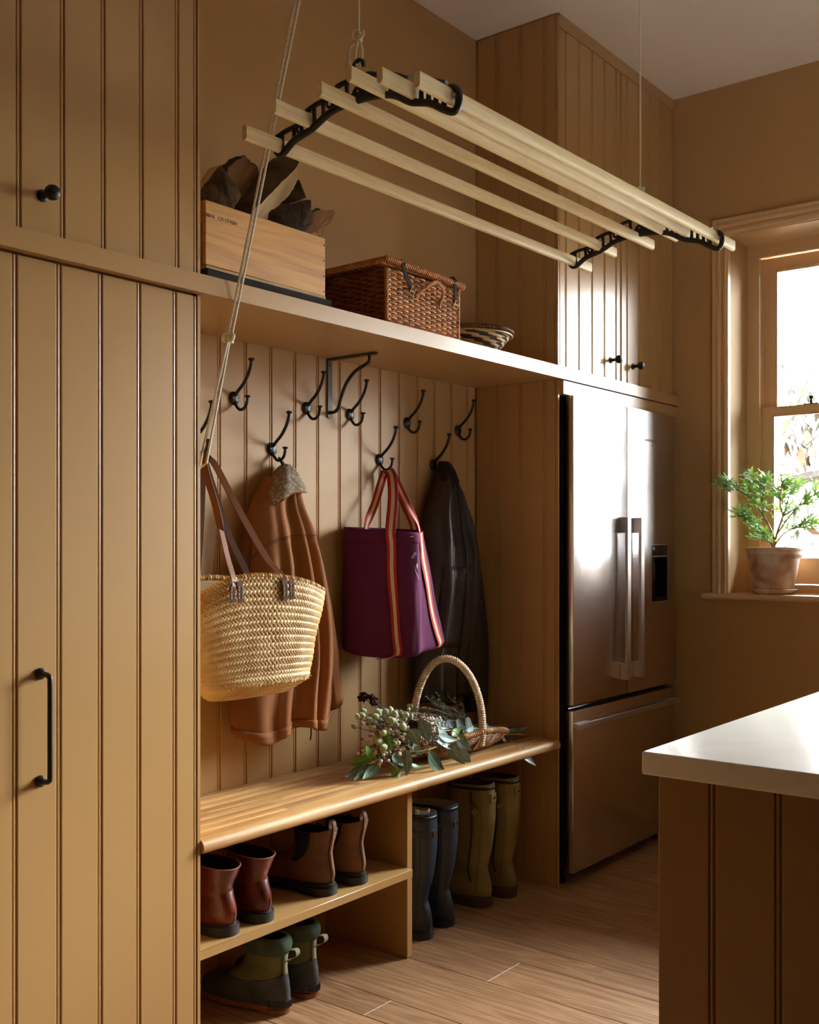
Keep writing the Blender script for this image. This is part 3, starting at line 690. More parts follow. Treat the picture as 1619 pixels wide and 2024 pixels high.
# ---- wicker hamper
def wick(name, a, b): return plain(name, a, .42, noise=.35, nscale=30, tint=.0)
wk = plain('willow_buff', 'C88440', .62, noise=.45, nscale=24); wkd = plain('willow_shaded', '96592A', .62, noise=.4, nscale=24)  # sides get a darker copy of the willow: their shade put into the colour
leather = plain('dark_strap_leather', '2A1C13', .8, spec=.15, noise=.2, bump=.2, bscale=150); brass = plain('antique_brass', '8A744A', .32, 1)
ha = thing('wicker_hamper', 'brown wicker picnic hamper with leather straps on the shelf', 'hamper', (2.66, 2.2, ZS))
hx0, hx1, hy0, hy1, hz0, hz1 = 2.480, 2.846, 2.040, 2.345, ZS + .006, 2.106
def weave_side(m, P0, P1, nrm, z0, z1, rows, stakes, r=.0034, amp=.0042, seed=0, par=0):
    rr = random.Random(seed); P0, P1, nrm = Vector(P0), Vector(P1), Vector(nrm)
    for i in range(rows):
        z = lerp(z0, z1, (i + .5)/rows); pts = []; n = stakes*2
        for k in range(n + 1):
            f = k/n; s = math.sin(PI*(k/2*1 + i + par)) if k % 1 == 0 else 0
            s = math.cos(PI*(f*stakes + i)); q = P0.lerp(P1, f) + nrm*(amp*s); pts.append((q.x, q.y, z + rr.uniform(-.0008, .0008)))
        m.tube(pts, [r*(1 + .22*rr.uniform(-1, 1)) for _ in pts], 5)
    for k in range(stakes + 1):
        q = P0.lerp(P1, k/stakes); m.tube([(q.x, q.y, z0), (q.x, q.y, z1)], .0028, 5)
m = MB(); RW = 21
weave_side(m, (hx0, hy0, 0), (hx1, hy0, 0), (0, -1, 0), hz0 + .012, hz1, RW, 13, .0041, .0048, 1)
fw_ = m.build('front_weave', wk, ha, smooth=60); fw_['kind'] = 'stuff'
m = MB()
weave_side(m, (hx0, hy1, 0), (hx0, hy0, 0), (-1, 0, 0), hz0 + .004, hz1, RW, 11, .0041, .0048, 2)
weave_side(m, (hx1, hy0, 0), (hx1, hy1, 0), (1, 0, 0), hz0 + .004, hz1, RW, 11, .0041, .0048, 3)
weave_side(m, (hx1, hy1, 0), (hx0, hy1, 0), (0, 1, 0), hz0 + .004, hz1, RW, 13, .0041, .0048, 4)
ow = m.build('side_weave', wkd, ha, smooth=60); ow['kind'] = 'stuff'
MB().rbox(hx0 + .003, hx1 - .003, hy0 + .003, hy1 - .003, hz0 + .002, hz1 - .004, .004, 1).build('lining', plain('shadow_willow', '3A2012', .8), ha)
def wrapped(m, pts, r, pitch=.0075, cr=.0032, ov=1.0):
    """coiled border: a cane wound round a core"""
    pts = [Vector(p) for p in pts]; L = sum((b - a).length for a, b in zip(pts, pts[1:])); n = int(L/pitch*7); out = []
    acc = [0]
    for a, b in zip(pts, pts[1:]): acc.append(acc[-1] + (b - a).length)
    for k in range(n + 1):
        s = L*k/n
        i = max(j for j in range(len(pts)-1) if acc[j] <= s + 1e-9) if s > 0 else 0
        f = (s - acc[i])/max(1e-9, acc[i+1]-acc[i]); q = pts[i].lerp(pts[i+1], min(1, f)); t = (pts[i+1]-pts[i]).normalized()
        u = t.orthogonal() if abs(t.z) > .95 else Vector((0,0,1)) - t*t.z; u.normalize(); w = t.cross(u); a = 2*PI*k/7
        out.append(q + u*math.cos(a)*r + w*math.sin(a)*r*ov)
    m.tube(out, cr, 5); m.tube(pts, r*.95, 6)
m = MB()
for x in (hx0 - .001, hx1 + .001):
    for y in (hy0 - .001, hy1 + .001): m.tube([(x, y, hz0), (x, y, hz1)], .006, 8)
m.build('corner_post', wk, ha, smooth=60)
m = MB(); wrapped(m, [(hx0, hy0 - .004, hz0 + .004), (hx1, hy0 - .004, hz0 + .004)], .0062); m.build('base_border', wk, ha, smooth=60)
m = MB(); lz = hz1 + .016
lx0, lx1, ly0, ly1 = hx0 - .018, hx1 + .012, hy0 - .014, hy1 + .01
zl = lambda x: lz + .006 - .010*0
wrapped(m, [(lx0, ly0, lz + .006), (lx1, ly0, lz - .004)], .0085, .009, .0036)
wrapped(m, [(lx1, ly0, lz - .004), (lx1, ly1, lz - .004)], .0085, .009, .0036)
m.tube([(lx0, ly0 - .006, lz + .006), (lx0 + .002, ly1, lz + .004)], .0085, 8); m.tube([(lx0 - .008, ly0 + .03, lz - .002), (lx0 - .004, ly1, lz - .004)], .006, 8); m.tube([(lx0 + .008, ly0 + .03, lz + .010), (lx0 + .008, ly1, lz + .010)], .005, 8)
for k in range(26):
    y = lerp(ly0 + .012, ly1 - .012, k/25); m.tube([(lx0, y, lz + .004 + .004*math.cos(PI*k)), (lx1, y, lz - .004)], .0052, 5)
lid = m.build('lid', wk, ha, smooth=60)
def strap(x, dx):
    o = MB(); P = bez([(x, hy0 - .022, lz - .004), (x + dx*.3, hy0 - .019, 2.096), (x + dx*.75, hy0 - .013, 2.078), (x + dx, hy0 - .010, 2.058)], 4)
    o.ribbon([(x, hy0 + .06, lz + .014), (x, hy0 - .012, lz + .016), (x, hy0 - .024, lz + .004)] + P, .015, (1, 0, .35), .003); so = o.build('strap', leather, ha)
    b = MB(); c = P[-1] + Vector((.002, -.003, -.006)); fr4 = [c + Vector((sx_*.011 + zz*.010*(1 if dx > 0 else -1)*.8, 0, zz*.014)) for sx_, zz in ((-1, 1), (1, 1), (1, -1), (-1, -1))]
    b.tube(fr4, .0016, 6, closed=True); b.tube([fr4[0].lerp(fr4[3], .5), fr4[1].lerp(fr4[2], .5)], .0014, 6); b.build('buckle', brass, so)
strap(2.532, .055); strap(2.800, .018)
m = MB()
for ph in (0, 2.1, 4.2):
    pts = bez([(2.612, hy0 - .008, 2.042), (2.634, hy0 - .016, 2.066), (2.668, hy0 - .028, 2.090), (2.698, hy0 - .030, 2.098), (2.726, hy0 - .028, 2.086), (2.738, hy0 - .020, 2.066), (2.737, hy0 - .008, 2.038)], 8)
    m.tube([p + Vector((.0035*math.cos(ph + k*.45), 0, .0035*math.sin(ph + k*.45))) for k, p in enumerate(pts)], .0036, 6)
m.build('handle', wk, ha, smooth=60)

# ---- patterned shallow bowl
T = NT('coiled_bowl_pattern')
c = T.coord(); sp3 = T.n('SeparateXYZ'); T.l(c, sp3.inputs[0])
at = T.n('Math', operation='ARCTAN2'); T.l(sp3.outputs['Y'], at.inputs[0]); T.l(sp3.outputs['X'], at.inputs[1])
sw = T.n('Math', operation='MULTIPLY_ADD'); sw.inputs[1].default_value = 34.0; T.l(sp3.outputs['Z'], sw.inputs[0]); T.l(at.outputs[0], sw.inputs[2])
mu = T.n('Math', operation='MULTIPLY'); mu.inputs[1].default_value = 9.0; T.l(sw.outputs[0], mu.inputs[0]); sn = T.n('Math', operation='SINE'); T.l(mu.outputs[0], sn.inputs[0])
zz = T.n('Math', operation='MULTIPLY'); zz.inputs[1].default_value = 700.0; T.l(sp3.outputs['Z'], zz.inputs[0]); s2 = T.n('Math', operation='SINE'); T.l(zz.outputs[0], s2.inputs[0])
ad = T.n('Math', operation='MULTIPLY_ADD'); ad.inputs[1].default_value = .55; T.l(s2.outputs[0], ad.inputs[0]); T.l(sn.outputs[0], ad.inputs[2])
T.l(T.ramp(ad.outputs[0], (.08, rgb('2A1B14')), (.16, rgb('C9A368'))), T.b.inputs['Base Color']); T.b.inputs['Roughness'].default_value = .6; T.bump(ad.outputs[0], .5, .003)
bo = thing('woven_bowl', 'shallow woven bowl with dark and straw swirl pattern right of hamper', 'bowl', (3.075, 2.175, ZS))
BR_ = .172
prof = [(.055, .0), (.085, .004), (.115, .020), (.140, .042), (.158, .064), (.168, .078), (.162, .078), (.150, .064), (.132, .044), (.108, .025), (.06, .009), (.001, .008)]
MB().lathe([(.001, .0)] + prof, (0, 0, 0), 48, caps=False).build('bowl_body', T.m, bo, world=False, smooth=60)
m = MB(); pts = [(math.cos(2*PI*k/64)*.168, math.sin(2*PI*k/64)*.168, .080) for k in range(65)]
wrapped(m, pts, .0062, .008, .0024); m.build('wrapped_rim', plain('rim_cane_brown', '6E4426', .5, noise=.35, nscale=40), bo, world=False, smooth=60)
MB().tube([(math.cos(2*PI*k/64)*.1665, math.sin(2*PI*k/64)*.1665, .069) for k in range(64)], .0035, 6, closed=True).build('rim_band', plain('rim_band_straw', 'B08A58', .5), bo, world=False)
# ================================================================ THINGS HANGING ON THE HOOKS
def fabric(name, c, rough=.85, wv=900, bump=.25, noise=.18, nscale=9, spec=.3, sheen=.0):
    T = NT(name); cc = rgb(c)
    n = T.n('TexNoise', i_Scale=nscale, i_Detail=6.0); T.l(T.coord(), n.inputs['Vector'])
    T.l(T.ramp(n.outputs[0], (.3, tuple(x*(1-noise) for x in cc[:3])), (.7, tuple(min(1, x*(1+noise)) for x in cc[:3]))), T.b.inputs['Base Color'])
    T.b.inputs['Roughness'].default_value = rough; T.b.inputs['Specular IOR Level'].default_value = spec; T.b.inputs['Sheen Weight'].default_value = sheen
    n2 = T.n('TexNoise', i_Scale=wv, i_Detail=2.0); T.l(T.coord(), n2.inputs['Vector']); T.bump(n2.outputs[0], bump, .001); return T.m
def rowsmooth(rows, n):
    """resample section rows (z, cx, cy, a, b) with Catmull-Rom"""
    out = []
    for i in range(len(rows) - 1):
        P = [rows[max(i-1, 0)], rows[i], rows[i+1], rows[min(i+2, len(rows)-1)]]
        for k in range(n):
            t = k/n; out.append(tuple(.5*((2*b) + (c-a)*t + (2*a-5*b+4*c-d)*t*t + (3*b-a-3*c+d)*t**3) for a, b, c, d in zip(*P)))
    out.append(rows[-1]); return out
def drape(rows, n=72, sub=3, ridges=(), amp=.012, pw=2.2, seed=0, crump=0.0, hem=None, ymax=YB - .0035):
    """rings of a hanging garment; ridges = [(fraction across, width, depth)], folds grow downwards"""
    rr = random.Random(seed); R_ = rowsmooth(rows, sub); out = []; N = len(R_)
    ph = [rr.uniform(0, 6.28) for _ in range(8)]
    for j, (z, cx, cy, a, b) in enumerate(R_):
        f = j/(N-1); ring = []
        for k in range(n):
            t = 2*PI*k/n; c_, s_ = math.cos(t), math.sin(t)
            x = cx + a*math.copysign(abs(c_)**(2/pw), c_); y = cy + b*math.copysign(abs(s_)**(2/pw), s_)
            fx = (x - cx)/max(a, 1e-4)
            if s_ < .25:
                d = 0
                for fr0, w0, dp in ridges:
                    sw_ = fr0 + .04*math.sin(f*5 + fr0*9); d += dp*math.exp(-((fx - sw_)/w0)**2)
                y -= amp*d*min(1, .25 + f*1.3)*min(1, (.25 - s_)*1.6)
                if crump: y -= crump*(math.sin(fx*7 + f*13 + ph[0])*math.sin(f*21 + fx*4 + ph[1]) + .6*math.sin(fx*13 - f*29 + ph[2]))*min(1, f*3)
            zz = z + (hem(fx, s_)*f**6 if hem else 0)
            ring.append((x, min(y, ymax), zz))
        out.append(ring)
    return out
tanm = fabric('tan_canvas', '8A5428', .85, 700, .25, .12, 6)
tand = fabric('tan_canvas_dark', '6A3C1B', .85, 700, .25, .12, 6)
tj = thing('tan_jacket', 'tan canvas hooded jacket with fleece hood lining on a hook', 'jacket', (2.34, 2.33, .72))
TAN = [(1.481,2.334,2.358,.048,.022),(1.450,2.339,2.350,.079,.030),(1.411,2.329,2.344,.100,.036),(1.375,2.325,2.340,.115,.040),(1.327,2.337,2.338,.134,.042),(1.281,2.345,2.337,.138,.043),(1.232,2.353,2.336,.148,.044),(1.186,2.357,2.335,.159,.045),(1.089,2.364,2.334,.175,.046),(.994,2.366,2.333,.192,.047),(.898,2.357,2.332,.205,.048),(.807,2.338,2.330,.209,.050),(.746,2.333,2.330,.202,.050),(.722,2.335,2.330,.197,.050)]
rg = ((-.62, .16, .5), (-.25, .10, 1.0), (.28, .10, 1.5), (.66, .12, 1.0), (.02, .10, -.6), (.46, .05, -.8))
hemf = lambda fx, s: -.018 + .030*max(0, fx)**2 + .018*math.sin(fx*5 + 1.2) + (.012 if s > 0 else 0)
RT = drape(TAN, 84, 3, rg, .020, 2.3, 1, .0012, hemf)
MB().loft(RT, cap0=True, cap1=False).build('body', tanm, tj, smooth=180, solid=.003)
def follow(rings, j, off=.0035, k0=None, k1=None):
    n = len(rings[0]); r = rings[j]; out = []
    ks = range(k0, k1) if k0 is not None else range(n)
    for k in ks:
        a, b = Vector(r[(k-1) % n]), Vector(r[(k+1) % n]); t = (b - a).normalized(); nn = Vector((t.y, -t.x, 0)); nn = nn.normalized() if nn.length > 1e-6 else Vector((0,-1,0)); out.append(Vector(r[k % n]) + nn*off)
    return out
m = MB(); g = [follow(RT, j, .0030, 40, 86) for j in range(36, len(RT))]; m.sheet(g); m.build('hem_band', tanm, tj, smooth=180, solid=.0025)
m = MB()
def seamline(rings, js, k0, k1, off=.0022):
    n = len(rings[0]); pts = []
    for k in range(k0, k1):
        f = (k - k0)/(k1 - k0 - 1); jj = lerp(js[0], js[1], f) + js[2]*math.sin(PI*f); i0 = int(jj); f2 = jj - i0; i1 = min(i0 + 1, len(rings)-1)
        p = Vector(rings[i0][k % n]).lerp(Vector(rings[i1][k % n]), f2); a, b = Vector(rings[i0][(k-1) % n]), Vector(rings[i0][(k+1) % n]); t = (b-a).normalized(); nn = Vector((t.y, -t.x, 0)); pts.append(p + nn*off)
    return pts
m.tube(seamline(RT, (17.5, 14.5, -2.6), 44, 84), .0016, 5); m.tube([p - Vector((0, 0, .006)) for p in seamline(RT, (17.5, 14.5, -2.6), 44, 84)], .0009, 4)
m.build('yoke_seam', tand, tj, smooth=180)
TSL = [(1.320,2.446,2.338,.012,.010),(1.290,2.455,2.332,.024,.014),(1.231,2.470,2.330,.033,.017),(1.133,2.491,2.326,.038,.020),(1.034,2.513,2.324,.038,.021),(.933,2.535,2.324,.038,.021),(.832,2.553,2.324,.036,.021),(.782,2.562,2.324,.034,.021),(.757,2.562,2.324,.032,.020)]
RS = drape(TSL, 32, 3, ((.1, .3, .4), (-.5, .2, .6)), .006, 2.0, 4, .0008, lambda fx, s: .012*fx)
MB().loft(RS, cap0=True, cap1=False).build('sleeve', tanm, tj, smooth=180, solid=.003)
LSL = [(1.36,2.236,2.356,.016,.012),(1.32,2.222,2.352,.026,.016),(1.28,2.208,2.350,.028,.018),(1.20,2.198,2.352,.028,.018),(1.08,2.196,2.354,.027,.018),(.96,2.196,2.354,.026,.017),(.86,2.198,2.354,.025,.016)]
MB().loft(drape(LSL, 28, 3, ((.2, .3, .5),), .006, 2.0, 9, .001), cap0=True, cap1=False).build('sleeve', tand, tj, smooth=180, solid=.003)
T = NT('fleece_grey_beige'); vo = T.n('TexVoronoi', i_Scale=95.0); T.l(T.coord(), vo.inputs['Vector']); nn_ = T.n('TexNoise', i_Scale=60.0); T.l(T.coord(), nn_.inputs['Vector'])
T.l(T.ramp(vo.outputs['Distance'], (.0, rgb('C2B09A')), (.6, rgb('7E6C58'))), T.b.inputs['Base Color']); T.b.inputs['Roughness'].default_value = 1; T.bump(vo.outputs['Distance'], -1.0, .006)
fleece = T.m
HOOD = [(1.524,2.386,2.366,.008,.010),(1.517,2.381,2.362,.022,.017),(1.503,2.372,2.354,.036,.026),(1.482,2.364,2.346,.052,.034),(1.461,2.356,2.340,.068,.042),(1.446,2.346,2.336,.082,.046),(1.436,2.340,2.335,.088,.047)]
hh = drape(HOOD, 40, 4, ((-.5, .2, .5), (.4, .25, .5)), .010, 2.1, 2, .0012, lambda fx, s: -.050*max(0, -fx)**1.3 + .006*fx)
MB().loft(hh, cap0=True, cap1=False).build('hood_lining', fleece, tj, smooth=180, solid=.007)
m = MB(); m.tube([Vector(p) + Vector((0, -.002, -.001)) for p in hh[-1]], .0028, 6, closed=True); m.build('hood_edge', tanm, tj, smooth=180)
m = MB(); m.tube(bez([(2.372, 2.362, 1.515), (2.357, 2.361, 1.535), (2.350, 2.360, 1.5425), (2.352, 2.362, 1.5425), (2.372, 2.366, 1.532), (2.388, 2.366, 1.515)], 5), .0028, 6, flat=1.6); m.build('hanging_loop', plain('black_tape', '17130f', .8), tj, smooth=180)
m = MB(); m.tube([(2.428, 2.30, .715), (2.424, 2.296, .69), (2.418, 2.294, .672)], .0022, 6); m.build('draw_cord', plain('black_tape', '17130f', .8), tj)

# ---- dark waxed jacket
waxm = fabric('dark_waxed_cotton', '35271F', .50, 500, .15, .25, 7, .5)
waxd = fabric('dark_waxed_cotton_deep', '2A1F1A', .5, 500, .15, .25, 7, .5)
wj = thing('waxed_jacket', 'dark brown waxed cotton jacket hanging by the right boarded cheek', 'jacket', (3.2, 2.33, .7))
WAX = [(1.584,3.206,2.368,.010,.010),(1.572,3.202,2.362,.018,.016),(1.558,3.197,2.356,.024,.024),(1.536,3.188,2.349,.034,.033),(1.508,3.184,2.344,.043,.039),(1.480,3.182,2.339,.056,.044),(1.452,3.177,2.335,.070,.049),(1.394,3.176,2.330,.101,.054),(1.336,3.179,2.327,.122,.057),(1.281,3.184,2.324,.134,.060),(1.223,3.187,2.322,.139,.062),(1.140,3.191,2.324,.145,.060),(1.052,3.190,2.328,.152,.056),(.940,3.186,2.332,.162,.052),(.863,3.180,2.336,.176,.048),(.770,3.180,2.338,.178,.046),(.718,3.184,2.338,.168,.046)]
RWX = drape(WAX, 84, 3, ((-.55, .12, .8), (-.12, .08, 1.2), (.24, .07, 1.1), (.52, .08, .9), (.82, .10, .7), (.06, .05, -.8), (.38, .05, -.7)), .022, 2.3, 7, .0030, lambda fx, s: -.012 + .062*max(0, fx)**1.4 + .012*math.sin(fx*6))
MB().loft(RWX, cap0=True, cap1=False).build('body', waxm, wj, smooth=180, solid=.003)
WSL = [(1.400,3.322,2.362,.014,.010),(1.366,3.338,2.362,.026,.014),(1.281,3.366,2.358,.034,.020),(1.160,3.390,2.354,.036,.025),(1.041,3.401,2.350,.042,.029),(.922,3.404,2.346,.050,.033),(.801,3.402,2.346,.055,.034),(.700,3.400,2.348,.056,.033),(.648,3.400,2.350,.055,.031)]
RSW = drape(WSL, 40, 3, ((.1, .25, .8), (-.5, .2, .6)), .008, 2.0, 5, .0016, lambda fx, s: .010*fx)
MB().loft(RSW, cap0=True, cap1=False).build('sleeve', waxd, wj, smooth=180, solid=.003)
WSL2 = [(1.42,3.27,2.352,.012,.010),(1.36,3.292,2.340,.024,.014),(1.26,3.312,2.330,.030,.020),(1.12,3.322,2.322,.034,.022),(1.00,3.322,2.318,.036,.024),(.90,3.318,2.318,.038,.024),(.84,3.316,2.318,.037,.023)]
m = MB(); g = [follow(RWX, j, .004, 52, 68) for j in range(31, 41)]; m.sheet(g); m.build('pocket_flap', waxm, wj, smooth=180, solid=.003)
m = MB(); m.tube([RWX[j][62] + Vector((0, -.003, 0)) if False else Vector(RWX[j][62]) + Vector((0, -.0032, 0)) for j in range(8, len(RWX))], .0016, 5)
m.tube(follow(RWX, len(RWX) - 3, .003, 44, 82), .0013, 5); m.build('seam', waxd, wj, smooth=180)
col = [(1.582,3.204,2.360,.016,.016),(1.565,3.197,2.350,.024,.026),(1.535,3.188,2.341,.036,.036),(1.505,3.185,2.335,.047,.042)]
MB().loft(drape(col, 36, 4, ((-.3, .2, .6), (.5, .2, .6)), .008, 2.1, 3, .001, lambda fx, s: -.05*max(0, -fx)), cap0=True, cap1=False).build('collar', plain('dark_corduroy', '241813', .9, bump=.3, bscale=300), wj, smooth=180, solid=.004)

# ---- burgundy tote bag
tote_m = fabric('burgundy_canvas', '5C1F46', .9, 650, .35, .14, 10)
T = NT('striped_webbing'); uvn = T.n('Attribute', attribute_name='across'); c = uvn.outputs['Fac']
red = rgb('B01812'); crm = rgb('D8C4A4'); drk = rgb('4A0E1E')
rp_ = T.n('ValToRGB'); rp_.color_ramp.interpolation = 'CONSTANT'; e = rp_.color_ramp.elements
while len(e) < 5: e.new(.5)
for i, (p, q) in enumerate(((0, drk), (.05, red), (.33, crm), (.67, red), (.95, drk))): e[i].position = p; e[i].color = q
T.l(c, rp_.inputs[0]); T.l(rp_.outputs[0], T.b.inputs['Base Color']); T.b.inputs['Roughness'].default_value = .75
nz = T.n('TexNoise', i_Scale=900.0); T.l(T.coord(), nz.inputs['Vector']); T.bump(nz.outputs[0], .3, .001)
web = T.m
def webbing(name, pts, w, side, par, sub=6):
    """woven band; a point attribute runs 0..1 across it for the stripes"""
    P = bez(pts, sub); N = len(P); S = side if isinstance(side, list) else [side]*len(pts); rows_ = []
    for i, p in enumerate(P):
        t = P[min(i+1, N-1)] - P[max(i-1, 0)]; t.normalize(); f = i/(N-1)*(len(S)-1); i0 = min(int(f), len(S)-2) if len(S) > 1 else 0
        sd = Vector(S[i0]).lerp(Vector(S[min(i0+1, len(S)-1)]), f - i0); sd = (sd - t*sd.dot(t)).normalized()
        rows_.append([p + sd*w*(k/12 - .5) for k in range(13)])
    m = MB(); m.sheet(rows_); o = m.build(name, web, par, smooth=180, solid=.0018)
    at_ = o.data.attributes.new('across', 'FLOAT', 'POINT')
    for i in range(len(o.data.vertices)): at_.data[i].value = (i % 13)/12
    return o
tb = thing('tote_bag', 'burgundy canvas tote bag with red and cream striped straps', 'bag', (2.83, 2.27, .91))
def foot_(z):
    f = max(0, min(1, (1.325 - z)/.40))
    A = Vector((2.640, 2.345 + .006*f)); A2 = Vector((2.660, 2.300 - .02*f)); K0 = Vector((2.735, 2.215 - .012*f)); K = Vector((2.792 + .006*f, 2.172 - .008*f)); K1 = Vector((2.835 + .02*f, 2.190 - .005*f)); Rr = Vector((2.866 + .118*f, 2.202 - .002*f)); R2 = Vector((2.885 + .112*f, 2.240)); B = Vector((2.84 + .03*f, 2.345)); B2 = Vector((2.70, 2.382))
    return [A, A2, K0, K, K1, Rr, R2, B, B2]
rings = []; NZ = 26
for j in range(NZ + 1):
    z = lerp(1.326, .935, j/NZ); P = foot_(z); L = []
    n = len(P)
    for i in range(n):
        a, b, c_, d = P[i-1], P[i], P[(i+1) % n], P[(i+2) % n]
        for k in range(8):
            t = k/8; q = .5*((2*b) + (c_-a)*t + (2*a-5*b+4*c_-d)*t*t + (3*b-a-3*c_+d)*t**3)
            w = math.sin(i*2.1 + k*.5 + j*.35)*.0022 + .006*math.exp(-((i + k/8 - 1.6)/.25)**2)*math.sin(j*.45) - .010*math.exp(-((i + k/8 - 1.9 - j*.012)/.16)**2)*min(1, j/8)
            q2 = Vector((q.x, q.y - w*min(1, j/6))); L.append((q2.x, min(q2.y, YB - .003), z + (.010*math.cos(2*PI*(i + k/8)/n + .6) if j < 3 else 0) - .012*math.sin(2*PI*(i + k/8)/n)*(j/NZ)**2))
    rings.append(L)
base = rings[-1]; cxy = Vector((sum(p[0] for p in base)/len(base), sum(p[1] for p in base)/len(base)))
for s_, dz in ((.96, -.010), (.85, -.018), (.5, -.022), (.02, -.022)): rings.append([(cxy.x + (p[0]-cxy.x)*s_, cxy.y + (p[1]-cxy.y)*s_, p[2] + dz) for p in base])
MB().loft(rings, cap0=False, cap1=True).build('bag_body', tote_m, tb, smooth=180, solid=.0025)
m = MB(); m.sheet([[Vector(p) + (Vector((p[0], p[1], 0)) - Vector((2.82, 2.28, 0))).normalized()*.0016 for p in (r + r[:1])] for r in rings[0:4]]); m.build('top_hem', tote_m, tb, smooth=180, solid=.002)
nA = Vector((-.72, -.69, 0)); eA = Vector((.69, -.72, 0)).normalized(); nB = Vector((.42, -.90, 0)); eB = Vector((.90, .42, 0)).normalized()
def surf(u_i, j, off=.004):
    """point on the bag: u_i footprint index (float), j row"""
    k = u_i*8; k0 = int(k) % len(rings[0]); f = k - int(k); k1 = (k0 + 1) % len(rings[0]); p = Vector(rings[j][k0]).lerp(Vector(rings[j][k1]), f)
    t = (Vector(rings[j][(k0+2) % len(rings[0])]) - Vector(rings[j][k0-1])); t.z = 0; t.normalize(); nn = Vector((t.y, -t.x, 0))
    if nn.dot(Vector((p.x - 2.84, p.y - 2.29, 0))) < 0: nn = -nn
    return p + nn*off, t
hk_ = Vector((2.871, 2.352, 1.531))
def strap_on(ui, uj, up, w, jrange=26):
    pts = []; sd = []
    for q in up: pts.append(q); sd.append(eA)
    for j in range(0, jrange + 1, 2):
        p, t = surf(lerp(ui, uj, j/26), j); pts.append(p); sd.append(t if t.x > 0 else -t)
    p, t = surf(uj, 26); pts.append(p + Vector((.0, .02, -.016))); sd.append(sd[-1]); pts.append(p + Vector((-.02, .07, -.024))); sd.append(sd[-1])
    return pts, sd
p, s = strap_on(1.86, 2.02, [hk_ + Vector((0, .002, .0035)), hk_ + Vector((-.020, -.030, -.02)), Vector((2.785, 2.262, 1.43))], .030)
s[0] = s[1] = Vector((.3, -.9, 0)); webbing('strap', p, .035, s, tb, 3)
p, s = strap_on(4.16, 4.72, [], .030)
webbing('strap', p, .035, s, tb, 3)
webbing('strap', [hk_ + Vector((0, -.004, .004)), hk_ + Vector((.012, -.018, -.03)), Vector((2.885, 2.285, 1.42)), Vector((2.868, 2.222, 1.345)), Vector((2.866, 2.210, 1.30))], .030, [Vector((.3, -.9, 0)), eA, eA, eB, eB], tb)
webbing('strap', [hk_ + Vector((0, .012, .004)), hk_ + Vector((-.018, .010, -.02)), Vector((2.800, 2.352, 1.42)), Vector((2.748, 2.345, 1.345)), Vector((2.748, 2.350, 1.30))], .028, [Vector((.2, -.9, .3)), Vector((.9, -.3, 0)), Vector((.4, -.9, 0)), Vector((.9, .1, 0)), Vector((1, 0, 0))], tb)
webbing('strap', [hk_ + Vector((0, .006, .004)), hk_ + Vector((.022, .0, -.03)), Vector((2.925, 2.325, 1.42)), Vector((2.905, 2.268, 1.345)), Vector((2.900, 2.262, 1.30))], .028, [Vector((.3, -.9, 0)), Vector((.6, -.8, 0)), Vector((.7, -.7, 0)), Vector((.4, -.9, 0)), Vector((.4, -.9, 0))], tb)
ink = plain('white_print', 'EDE8E0', .7)
p0, t0 = surf(2.78, 7, .0032); t0 = t0 if t0.x > 0 else -t0; nn = Vector((t0.y, -t0.x, 0))
def on_face(ang, p): 
    ex = t0*math.cos(ang) + Vector((0,0,1))*math.sin(ang); ez = nn; ey = ez.cross(ex)
    return Matrix(((ex.x, ey.x, ez.x, p.x), (ex.y, ey.y, ez.y, p.y), (ex.z, ey.z, ez.z, p.z), (0, 0, 0, 1)))
letters('THE', .0135, on_face(R(58), p0 + Vector((0, 0, .008))), ink, tb, 'printed_lettering')
m = MB(); m.tube([p0 + t0*(.004 + .006*k/8 + .012*(k/8)**2) + Vector((0, 0, -.012 - .045*k/8)) for k in range(9)], .0011, 5, flat=.6); m.build('printed_arc', ink, tb)
m = MB(); m.tube([p0 + t0*(.0135 + .0015*math.sin(PI*k/6)*-1) + nn*.001 + Vector((0, 0, -.004 - .020*k/6)) for k in range(7)], [.0006, .0016, .0024, .0027, .0024, .0016, .0006], 6); m.build('printed_mark', ink, tb)
p1, t1 = surf(2.72, 1, .0042); m = MB(); m.ribbon([p1 - t1*.006, p1 + t1*.006], .003, (0, 0, 1), .0006); m.build('woven_label', ink, tb)

# ---- straw market basket
T = NT('plaited_straw'); n = T.n('TexNoise', i_Scale=14.0, i_Detail=4.0); T.l(T.coord(), n.inputs['Vector'])
T.l(T.ramp(n.outputs[0], (.3, rgb('B98B4A')), (.65, rgb('DDBE86'))), T.b.inputs['Base Color']); T.b.inputs['Roughness'].default_value = .5
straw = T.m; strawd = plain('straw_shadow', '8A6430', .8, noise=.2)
sk = thing('straw_basket', 'plaited straw market basket with long leather handles at left', 'basket', (2.09, 2.2, .85))
STR = [(1.180,2.097,2.204,.265,.078),(1.144,2.094,2.202,.259,.080),(1.102,2.090,2.202,.252,.080),(1.060,2.086,2.202,.241,.080),(1.017,2.083,2.202,.231,.080),(.975,2.085,2.204,.225,.078),(.932,2.089,2.206,.213,.076),(.903,2.091,2.210,.198,.072),(.876,2.098,2.222,.175,.060),(.856,2.106,2.237,.144,.045)]
SS = rowsmooth(STR, 6)
